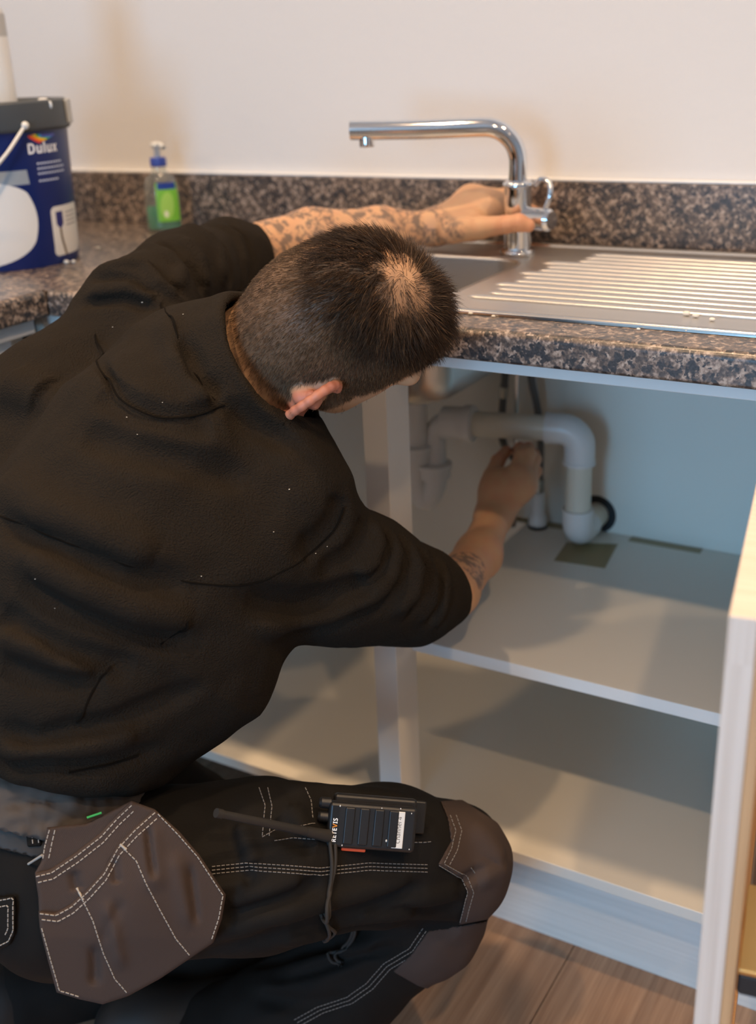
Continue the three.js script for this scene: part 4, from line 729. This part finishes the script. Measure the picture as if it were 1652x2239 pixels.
// ---- trousers
const legR = chain([[90, 1810, 1.20, 224], [150, 1925, 1.18, 195], [560, 1890, 1.225, 176], [850, 1868, 1.29, 142], [982, 1886, 1.335, 121], [930, 2000, 1.375, 118], [760, 2140, 1.43, 118], [480, 2270, 1.47, 105], [300, 2350, 1.50, 90]]);
const pelvisL = at(-60, 1800, 1.3);
const legL = [bone(at(60, 1800, 1.22), pelvisL, 0.11, 0.11), bone(pelvisL, V(-0.98, 0.40, 0.95), 0.12, 0.11), bone(V(-0.98, 0.40, 0.95), V(-0.78, 0.10, 0.72), 0.10, 0.075), bone(V(-0.78, 0.082, 0.72), V(-1.02, 0.078, 1.02), 0.072, 0.06)];
const trouserBones = [...legR, ...legL];
const hipsF = blend([legR[0], legL[0], legL[1]], 0.025), legsF = blend([...legR.slice(1), ...legL.slice(2)], 0.025);
const waistPlane = planeAt(at(60, 1800, 1.09), hemN.clone().negate());
const trousersBase = (x, y, z) => smin(smax(hipsF(x, y, z), waistPlane(x, y, z), 0.01), legsF(x, y, z), 0.025);
const TF = [
  [0.006, 0.010, [[520, 2010], [640, 1990], [760, 1960], [870, 1925]]], [-0.006, 0.008, [[560, 2030], [680, 2010], [800, 1975], [905, 1945]]],
  [0.006, 0.009, [[620, 2060], [720, 2040], [820, 2010], [920, 1990]]], [0.005, 0.009, [[430, 1960], [480, 1935], [540, 1925]]], [-0.005, 0.009, [[440, 1935], [500, 1918], [560, 1915]]],
  [0.005, 0.010, [[620, 2130], [720, 2090], [830, 2060]]], [-0.006, 0.009, [[560, 2110], [660, 2080], [760, 2060]]], [0.005, 0.011, [[640, 1760], [660, 1800], [690, 1840]]],
  [-0.007, 0.011, [[430, 2095], [520, 2070], [635, 2037], [785, 1994], [914, 1930]]],
  [0.006, 0.011, [[480, 2040], [600, 2010], [720, 1978], [830, 1945], [900, 1925]]],
  [-0.006, 0.010, [[480, 2010], [560, 1985], [640, 1955], [705, 1925]]],
  [0.005, 0.010, [[500, 1975], [590, 1950], [660, 1925]]],
  [-0.009, 0.012, [[700, 2048], [807, 2024], [880, 2026], [936, 2032], [1010, 2030]]],
  [0.006, 0.012, [[760, 2005], [850, 1985], [930, 1965], [1000, 1950]]],
  [-0.006, 0.010, [[800, 1990], [880, 1985], [960, 1990], [1010, 1985]]],
  [0.005, 0.012, [[830, 2080], [760, 2110], [660, 2140], [560, 2160]]],
  [-0.006, 0.010, [[880, 2075], [800, 2085], [700, 2120], [580, 2150]]],
  [-0.006, 0.012, [[480, 2120], [560, 2180], [660, 2200], [760, 2190]]],
  [0.004, 0.010, [[520, 1800], [540, 1850], [555, 1890]]], [-0.004, 0.009, [[500, 1780], [505, 1830], [515, 1880]]],
  [-0.005, 0.012, [[600, 1790], [640, 1830], [690, 1850]]], [0.005, 0.02, [[620, 1730], [700, 1728], [820, 1740], [900, 1760]]],
  [0.006, 0.014, [[1030, 1800], [1085, 1870], [1090, 1900], [1040, 1920]]], [-0.004, 0.008, [[1100, 1880], [1050, 1905], [1000, 1930]]],
];
const trFolds = folds(trousersBase, TF.map(([a, w, p]) => [a * 1.8, w * 0.9, p]));
const trousersF = (x, y, z) => { let d = trousersBase(x, y, z); if (Math.abs(d) < 0.03) d -= trFolds(x, y, z) + 0.0015 * noise3(x * 18, y * 18, z * 18); return Math.max(d, 0.004 - y); };
const cottonBump = dataTex(256, 256, (u, v) => { const n = 128 + 50 * Math.sin((u + v) * 2 * Math.PI * 40) + 40 * tileNoise(u, v, 30, 3); return [n, n, n]; }, false); cottonBump.repeat.set(16, 16);
const blackCotton = new THREE.MeshPhysicalMaterial({ color: new THREE.Color().setRGB(0.0088, 0.0077, 0.0066), roughness: 0.8, specularIntensity: 0.3, bumpMap: cottonBump, bumpScale: 0.0003 });
const brownCotton = new THREE.MeshPhysicalMaterial({ color: new THREE.Color().setRGB(0.056, 0.040, 0.034), roughness: 0.8, specularIntensity: 0.3, bumpMap: cottonBump, bumpScale: 0.0003 });
const thread = std([0.17, 0.155, 0.14], 0.8), paleThread = std([0.36, 0.33, 0.29], 0.8);
let trousers;
{ const [lo, hi] = boundsOf(trouserBones, 0.03); trousers = part('trousers', metreUV(meshField(trousersF, lo, hi, 0.005)), blackCotton, person, 'black work trousers with pale stitching'); }
// signed distance to a polygon drawn on the photograph, in metres at the point's own distance
function prism(poly) { return (x, y, z) => { const px0 = x - camPos.x, py0 = y - camPos.y, pz0 = z - camPos.z, d = px0 * camF.x + py0 * camF.y + pz0 * camF.z, u = IMG_W / 2 + FOCAL * (px0 * camR.x + py0 * camR.y + pz0 * camR.z) / d, v = IMG_H / 2 - FOCAL * (px0 * camU.x + py0 * camU.y + pz0 * camU.z) / d; let m = 1e18, s = 1; for (let i = 0, j = poly.length - 1; i < poly.length; j = i++) { const ex = poly[j][0] - poly[i][0], ey = poly[j][1] - poly[i][1], wx = u - poly[i][0], wy = v - poly[i][1], t = clamp((wx * ex + wy * ey) / (ex * ex + ey * ey), 0, 1), bx = wx - ex * t, by = wy - ey * t; m = Math.min(m, bx * bx + by * by); const c1 = v >= poly[i][1], c2 = v < poly[j][1], c3 = ex * wy > ey * wx; if ((c1 && c2 && c3) || (!c1 && !c2 && !c3)) s = -s; } return s * Math.sqrt(m) * d / FOCAL; }; }
const depthOf = (x, y, z) => (x - camPos.x) * camF.x + (y - camPos.y) * camF.y + (z - camPos.z) * camF.z;
// patches sewn onto a garment: the cloth thickened a little within an outline
function patch(name, base, poly, lift, near, far, mat, parent, cell = 0.0035, label) {
  const pr = prism(poly), f = (x, y, z) => { const d = depthOf(x, y, z); const b = base(x, y, z) - lift; if (b > 0.02) return b; return smax(Math.max(b, d - far, near - d), pr(x, y, z), 0.002); };
  const lo = V(1e9, 1e9, 1e9), hi = V(-1e9, -1e9, -1e9); for (const [x, y] of poly) for (const d of [near, far]) { const p = at(x, y, d); lo.min(p); hi.max(p); } lo.subScalar(0.01); hi.addScalar(0.01);
  part(name, metreUV(meshField(f, lo, hi, cell)), mat, parent, label); return f;
}
function stitches(f, lines, mat, parent, r = 0.00055, dash = 0.0034, gap = 0.0013, name = 'stitching') {
  const out = []; const g4 = [0, 0, 0, 0]; const unit = new THREE.CylinderGeometry(r, r, 1, 5, 1);
  for (const l of lines) { const h = hits(f, densify(l)); if (h.length < 2) continue; const c = new THREE.CatmullRomCurve3(h, false, 'centripetal'), L = c.getLength(), n = Math.floor(L / (dash + gap)); for (let i = 0; i < n; i++) { const a = c.getPointAt(i / n), b = c.getPointAt(Math.min(1, (i + dash / (dash + gap)) / n)); for (const p of [a, b]) { const s = f(p.x, p.y, p.z); grad(f, p.x, p.y, p.z, 0.002, g4); p.x -= g4[0] * (s - r * 0.4); p.y -= g4[1] * (s - r * 0.4); p.z -= g4[2] * (s - r * 0.4); } const d = b.clone().sub(a), q = unit.clone(); q.scale(1, d.length(), 1); q.applyQuaternion(new THREE.Quaternion().setFromUnitVectors(V(0, 1, 0), d.normalize())); q.translate((a.x + b.x) / 2, (a.y + b.y) / 2, (a.z + b.z) / 2); out.push(q); } }
  if (out.length) part(name, out, mat, parent);
}
const densify = (l) => { const o = []; for (let i = 0; i + 1 < l.length; i++) for (let k = 0; k < 4; k++) o.push([mix(l[i][0], l[i + 1][0], k / 4), mix(l[i][1], l[i + 1][1], k / 4)]); o.push(l[l.length - 1]); return o; };
const shift = (l, dx, dy) => l.map(([x, y]) => [x + dx, y + dy]);
const kneeTop = patch('knee_patch', trousersF, [[962, 1752], [1010, 1748], [1090, 1800], [1135, 1880], [1120, 1960], [1066, 2010], [1003, 2022], [1022, 1951], [1009, 1921], [957, 1891], [985, 1840], [978, 1790]], 0.0022, 1.2, 1.42, brownCotton, trousers, 0.0035, 'brown knee patch');
const kneeLow = patch('knee_patch', trousersF, [[936, 2034], [1003, 2024], [1066, 2012], [1050, 2090], [960, 2170], [914, 2156], [858, 2124], [900, 2085]], 0.0022, 1.25, 1.47, brownCotton, trousers, 0.0035, 'brown knee patch');
const seamA = [[463, 1903], [540, 1895], [620, 1900], [699, 1906], [807, 1895], [936, 1899]], seamB = [[931, 2036], [901, 2080], [845, 2114], [807, 2157], [764, 2187], [699, 2209], [648, 2237]];
stitches(trousersF, [seamA, shift(seamA, 0, 8), shift(seamA, 0, -8), seamB, shift(seamB, 7, 6), shift(seamB, -7, -6), [[566, 1722], [579, 1760], [573, 1830]], [[585, 1722], [594, 1762], [588, 1830]], [[667, 1722], [680, 1750], [684, 1790]], [[573, 1830], [600, 1815], [690, 1800]], [[600, 1838], [640, 1832], [690, 1835]], [[905, 1842], [930, 1842], [944, 1840]]], thread, trousers, 0.0006);
const nearKnee = (x, y, z) => Math.min(trousersF(x, y, z), kneeTop(x, y, z));
stitches(nearKnee, [[[984, 1782], [996, 1815], [987, 1855], [970, 1890]], [[997, 1782], [1009, 1816], [1000, 1858], [982, 1893]], [[960, 1893], [1010, 1923], [1022, 1950], [1005, 2018]], [[972, 1890], [1022, 1918], [1035, 1952], [1018, 2016]], [[1030, 1898], [1040, 1912]]], thread, trousers, 0.0006);

// ---- belt with loops, holster pocket
const beltC = planeAt(at(40, 1822, 1.09), hemN), beltBase = blend([legR[0], legL[0]], 0.03);
{
  const f = (x, y, z) => smax(Math.max(beltBase(x, y, z) - 0.006, -(beltBase(x, y, z) + 0.004)), Math.abs(beltC(x, y, z)) - 0.019, 0.003);
  const [lo, hi] = boundsOf([legR[0], legL[0]], 0.02); part('belt', meshField(f, lo, hi, 0.004), std([0.022, 0.017, 0.013], 0.6), person, 'dark leather belt');
  const g = (x, y, z) => Math.min(f(x, y, z), trousersF(x, y, z));
  const loop = patch('belt_loop', g, [[52, 1772], [86, 1772], [92, 1850], [60, 1852]], 0.0035, 1.0, 1.16, blackCotton, trousers, 0.003);
  stitches(loop, [[[64, 1775], [72, 1848]], [[77, 1775], [85, 1846]]], paleThread, trousers, 0.0006);
}
const HOL = [[103, 1809], [190, 1800], [254, 1768], [287, 1751], [338, 1769], [392, 1818], [436, 1869], [470, 1920], [494, 1956], [485, 2010], [467, 2061], [418, 2094], [350, 2140], [280, 2178], [225, 2196], [174, 2185], [124, 2170], [105, 2101], [87, 2029], [84, 1963], [76, 1909], [91, 1883]];
const HEM1 = [[76, 1909], [109, 1901], [163, 1865], [218, 1822], [254, 1782], [287, 1751]], HEM2 = [[84, 1992], [120, 1996], [153, 1978], [189, 1945], [225, 1905], [254, 1851], [291, 1811], [338, 1769]];
const holDepth = (u, v) => 1.064 + (u - 100) * 0.00013 + Math.max(0, v - 2050) * 0.00006 - 0.012 * Math.exp(-(((u - 300) / 120) ** 2 + ((v - 1960) / 130) ** 2));
const HF = [[0.004, 26, [[318, 1790], [330, 1880], [345, 1960]]], [-0.006, 9, [[322, 1800], [328, 1860], [338, 1930]]], [-0.006, 12, [[205, 2060], [208, 2110], [206, 2160]]], [-0.005, 10, [[412, 1880], [422, 1960], [432, 2030]]], [0.005, 16, [[230, 1960], [250, 2050], [270, 2130]]], [-0.004, 12, [[160, 1900], [165, 1930], [170, 1950]]], [-0.004, 10, [[250, 1870], [252, 1910], [256, 1935]]], [0.004, 20, [[380, 1850], [400, 1950], [420, 2040]]], [-0.003, 14, [[270, 1960], [240, 2020], [225, 2070]]]];
function holFold(u, v) { let s = 0; for (const [a, w, p] of HF) { let m = 1e9, tp = 0; for (let i = 0; i + 1 < p.length; i++) { const ex = p[i + 1][0] - p[i][0], ey = p[i + 1][1] - p[i][1], t = clamp(((u - p[i][0]) * ex + (v - p[i][1]) * ey) / (ex * ex + ey * ey), 0, 1), d = Math.hypot(u - p[i][0] - ex * t, v - p[i][1] - ey * t); if (d < m) { m = d; tp = (i + t) / (p.length - 1); } } s += a * Math.exp(-m * m / w / w) * smooth(0, 0.25, tp) * smooth(0, 0.25, 1 - tp); } return s; }
const holster = new THREE.Group(); holster.name = 'holster_pocket'; holster.userData.label = 'brown holster pocket hanging from the waist'; person.add(holster);
function holLayer(poly, front, thick, name) {
  const pr = prism(poly), f = (x, y, z) => { const d = depthOf(x, y, z), px0 = x - camPos.x, py0 = y - camPos.y, pz0 = z - camPos.z, u = IMG_W / 2 + FOCAL * (px0 * camR.x + py0 * camR.y + pz0 * camR.z) / d, v = IMG_H / 2 - FOCAL * (px0 * camU.x + py0 * camU.y + pz0 * camU.z) / d, df = holDepth(u, v) - front - holFold(u, v); return smax(Math.max(df - d, d - df - thick), pr(x, y, z), 0.004); };
  const lo = V(1e9, 1e9, 1e9), hi = V(-1e9, -1e9, -1e9); for (const [x, y] of poly) for (const d of [1.02, 1.17]) { const p = at(x, y, d); lo.min(p); hi.max(p); }
  part(name, metreUV(meshField(f, lo, hi, 0.0032)), brownCotton, holster); return f;
}
const rest1 = HOL.slice(3), rest2 = HOL.slice(4);
const hl0 = holLayer(HOL, 0, 0.016, 'backing'), hl1 = holLayer([...HEM1, ...rest1.slice(1, -2)], 0.0045, 0.014, 'pocket'), hl2 = holLayer([...HEM2, ...rest2.slice(1, -3)], 0.009, 0.014, 'front_pocket');
const hAll = (x, y, z) => Math.min(hl0(x, y, z), hl1(x, y, z), hl2(x, y, z));
stitches(hAll, [shift(HEM1, 3, 8), shift(HEM1, 7, 21), shift(HEM2, 3, 6), shift(HEM2, 7, 19), [[171, 1948], [180, 1967], [203, 2014], [225, 2083], [251, 2141], [278, 2172]], [[265, 1850], [298, 1883], [320, 1934], [349, 1989], [385, 2054], [415, 2090]], [[345, 1780], [388, 1824], [431, 1873], [464, 1923], [487, 1958], [478, 2008], [462, 2056]], [[91, 2030], [111, 2101], [130, 2166], [174, 2180]], [[108, 1815], [98, 1850], [93, 1880]], [[120, 1815], [112, 1850], [106, 1880]]], paleThread, holster, 0.0006);
{ const f = (x, y, z) => Math.min(trousersF(x, y, z), jacketField(x, y, z)); void f;
  for (const [a, b] of [[[168, 1942], [182, 1968]], [[262, 1846], [276, 1858]], [[62, 1889], [92, 1870]]]) { const A = hit(hAll, ...a) || hit(trousersF, ...a), B = hit(hAll, ...b) || hit(trousersF, ...b); if (A && B) part('bartack', cyl(A, B, 0.0013, 0.0013, 6), paleThread, holster); }
  const tg = hit(hl0, 192, 1804); if (tg) part('tag', cyl(at(190, 1788, 1.075), at(222, 1777, 1.078), 0.0012, 0.0012, 6), std([0.03, 0.35, 0.08], 0.5), holster, 'small green tag'); }
// hip pocket flap at the side
const flap = patch('pocket_flap', trousersF, [[-30, 1965], [34, 1958], [34, 2040], [22, 2066], [-30, 2090]], 0.006, 0.98, 1.2, blackCotton, trousers, 0.0035);
stitches(flap, [[[-20, 1972], [28, 1964], [28, 2036], [18, 2058], [-20, 2078]], [[-20, 1986], [17, 1980], [17, 2032], [10, 2046]]], paleThread, trousers, 0.0006);
// ---- boots
{
  const sole = (a, dir, name) => { const s = V(dir.x, 0, dir.z).normalize(); const heel = a.clone().setY(0.05), toe = heel.clone().addScaledVector(s, 0.2).setY(0.045); const b = [bone(heel, toe, 0.045, 0.04), bone(a, heel.clone().addScaledVector(s, 0.03), 0.055, 0.046)]; const f0 = blend(b, 0.03), f = (x, y, z) => Math.max(f0(x, y, z), 0.003 - y); const [lo, hi] = boundsOf(b, 0.02); part(name, meshField(f, lo, hi, 0.007), std([0.012, 0.011, 0.010], 0.6), person); };
  sole(at(300, 2350, 1.50), V(0.75, 0, -0.66), 'boot'); sole(V(-1.04, 0.08, 1.05), V(-0.6, 0, 0.75), 'boot');
}


// ---------------------------------------------------------------- two-way radio clipped on the thigh
{
  const O = hit(trousersF, 812, 1812); const c = at(812, 1808, depthOf(O.x, O.y, O.z) - 0.024);
  const ax = camR.clone().multiplyScalar(0.985).addScaledVector(camU, -0.11).addScaledVector(camF, 0.12).normalize();       // towards the bottom of the radio
  const nz = view.clone().addScaledVector(camU, 0.10).addScaledVector(ax, -view.dot(ax)).normalize(); const ay = V(0, 0, 0).crossVectors(nz, ax).normalize(); nz.crossVectors(ax, ay);
  const g = thing('two_way_radio', 'black two-way radio with a stub antenna clipped to the trouser thigh', 'radio');
  g.position.copy(c); g.quaternion.setFromRotationMatrix(new THREE.Matrix4().makeBasis(ax, ay, nz));
  const L = 0.094, Wd = 0.047, bx = (x0, x1, y0, y1, z0, z1, r) => box(x0, x1, y0, y1, z0, z1, r);
  const body = part('body', bx(-L / 2, L / 2, -Wd / 2, Wd / 2, -0.012, 0.006, 0.0045), blackPlastic, g);
  part('battery', bx(-L / 2 + 0.006, L / 2 + 0.002, -Wd / 2 + 0.003, Wd / 2 + 0.006, -0.026, -0.0118, 0.004), blackPlastic, g);
  part('belt_clip', [bx(-0.02, 0.062, -0.009, 0.026, -0.034, -0.0285, 0.002)], blackPlastic, g);
  for (let i = 0; i < 4; i++) { const x = -0.030 + i * 0.0155; part('grille_bar', bx(x, x + 0.0105, -0.0185, 0.0195, 0.0045, 0.0078, 0.0018), blackPlastic, body); }
  const paint = (w, h, draw, gw, gh) => { const p = new THREE.PlaneGeometry(gw, gh); return [p, new THREE.MeshPhysicalMaterial({ map: canvasTex(w, h, draw), roughness: 0.4 })]; };
  { const [p, m] = paint(512, 96, (q) => { q.fillStyle = '#0c0c0d'; q.fillRect(0, 0, 512, 96); q.font = 'bold 84px sans-serif'; q.textBaseline = 'middle'; q.fillStyle = '#f0f0ee'; q.fillText('RETE', 30, 50); const w = q.measureText('RETE').width; q.fillStyle = '#e08a25'; q.fillText('V', 30 + w, 50); const w2 = q.measureText('V').width; q.fillStyle = '#f0f0ee'; q.fillText('IS', 30 + w + w2, 50); }, 0.0400, 0.0075); p.rotateZ(Math.PI / 2); p.translate(-0.0395, 0.000, 0.0062); part('maker_name', p, m, body, 'white printed maker name'); }
  { const lab = part('label_plate', bx(0.0215, 0.0335, -0.019, 0.019, 0.0055, 0.0070, 0.0012), std([0.72, 0.71, 0.67], 0.5), body, 'white paper label');
    const [p, m] = paint(384, 112, (q) => { q.fillStyle = '#dcdad4'; q.fillRect(0, 0, 384, 112); q.fillStyle = '#3b3a38'; q.font = '66px sans-serif'; q.textBaseline = 'middle'; q.textAlign = 'center'; q.fillText('Channel 4', 192, 60); }, 0.036, 0.0105); p.rotateZ(Math.PI / 2); p.translate(0.0275, 0, 0.00712); part('lettering', p, m, lab); }
  part('talk_button', bx(-0.03, -0.004, -Wd / 2 - 0.0032, -Wd / 2 + 0.002, -0.006, 0.001, 0.0012), std([0.62, 0.075, 0.02], 0.45), g, 'orange side button');
  // antenna and knobs on the top end
  g.updateMatrixWorld(true); const toG = g.matrixWorld.clone().invert(), tipHit = hit(trousersF, 474, 1747), tipW = at(474, 1747, depthOf(tipHit.x, tipHit.y, tipHit.z) - 0.014); const A0 = V(-L / 2 + 0.002, -0.012, 0.0), A1 = tipW.applyMatrix4(toG); for (let k = 0; k < 30; k++) { let m = 1; for (let q = 0.1; q <= 1; q += 0.05) { const w = A0.clone().lerp(A1, q).applyMatrix4(g.matrixWorld); m = Math.min(m, trousersF(w.x, w.y, w.z)); } if (m > 0.004) break; A1.z += 0.003; A0.z = Math.min(A0.z + 0.0006, 0.004); }
  part('antenna', [cyl(A0, A0.clone().lerp(A1, 0.22), 0.0068, 0.0052, 18), cyl(A0.clone().lerp(A1, 0.2), A0.clone().lerp(A1, 0.97), 0.0048, 0.0038, 18), cyl(A0.clone().lerp(A1, 0.95), A1, 0.0046, 0.0046, 18)], std([0.02, 0.018, 0.016], 0.55), g);
  for (const y of [0.006, 0.0205]) part('knob', [cyl(V(-L / 2 + 0.002, y, -0.004), V(-L / 2 - 0.008, y, -0.004), 0.0058, 0.0058, 14), cyl(V(-L / 2 - 0.008, y, -0.004), V(-L / 2 - 0.0105, y, -0.004), 0.0058, 0.004, 14)], blackPlastic, g);
  for (const [x, y, r] of [[0.028, 0.022, 0.7], [-0.036, 0.02, 0.8], [-0.03, -0.02, 0.7], [0.016, -0.012, 1.1], [0.04, 0.018, 0.6], [0.041, -0.019, 0.6], [0.008, 0.021, 0.6]]) part('paint_speck', new THREE.SphereGeometry(0.0009 * r, 8, 6).scale(1, 1.4, 0.5).translate(x, y, 0.0063), std([0.7, 0.69, 0.65], 0.5), body);
  // wrist strap, hanging over the thigh
  const strap = (pts) => seamTube(trousersF, pts, 0.0022, 0.0045);
  const s1 = strap([[716, 1842], [720, 1880], [718, 1930], [712, 1985], [722, 2085], [740, 2102], [748, 2116]]), s2 = strap([[728, 1842], [726, 1900], [716, 1960], [706, 1982], [736, 2088], [752, 2108]]);
  g.updateMatrixWorld(true); const inv = g.matrixWorld.clone().invert(); for (const s of [s1, s2]) if (s) { s.applyMatrix4(inv); part('wrist_strap', s, std([0.02, 0.017, 0.014], 0.8), g); }
}
renderer.render(scene, camera);
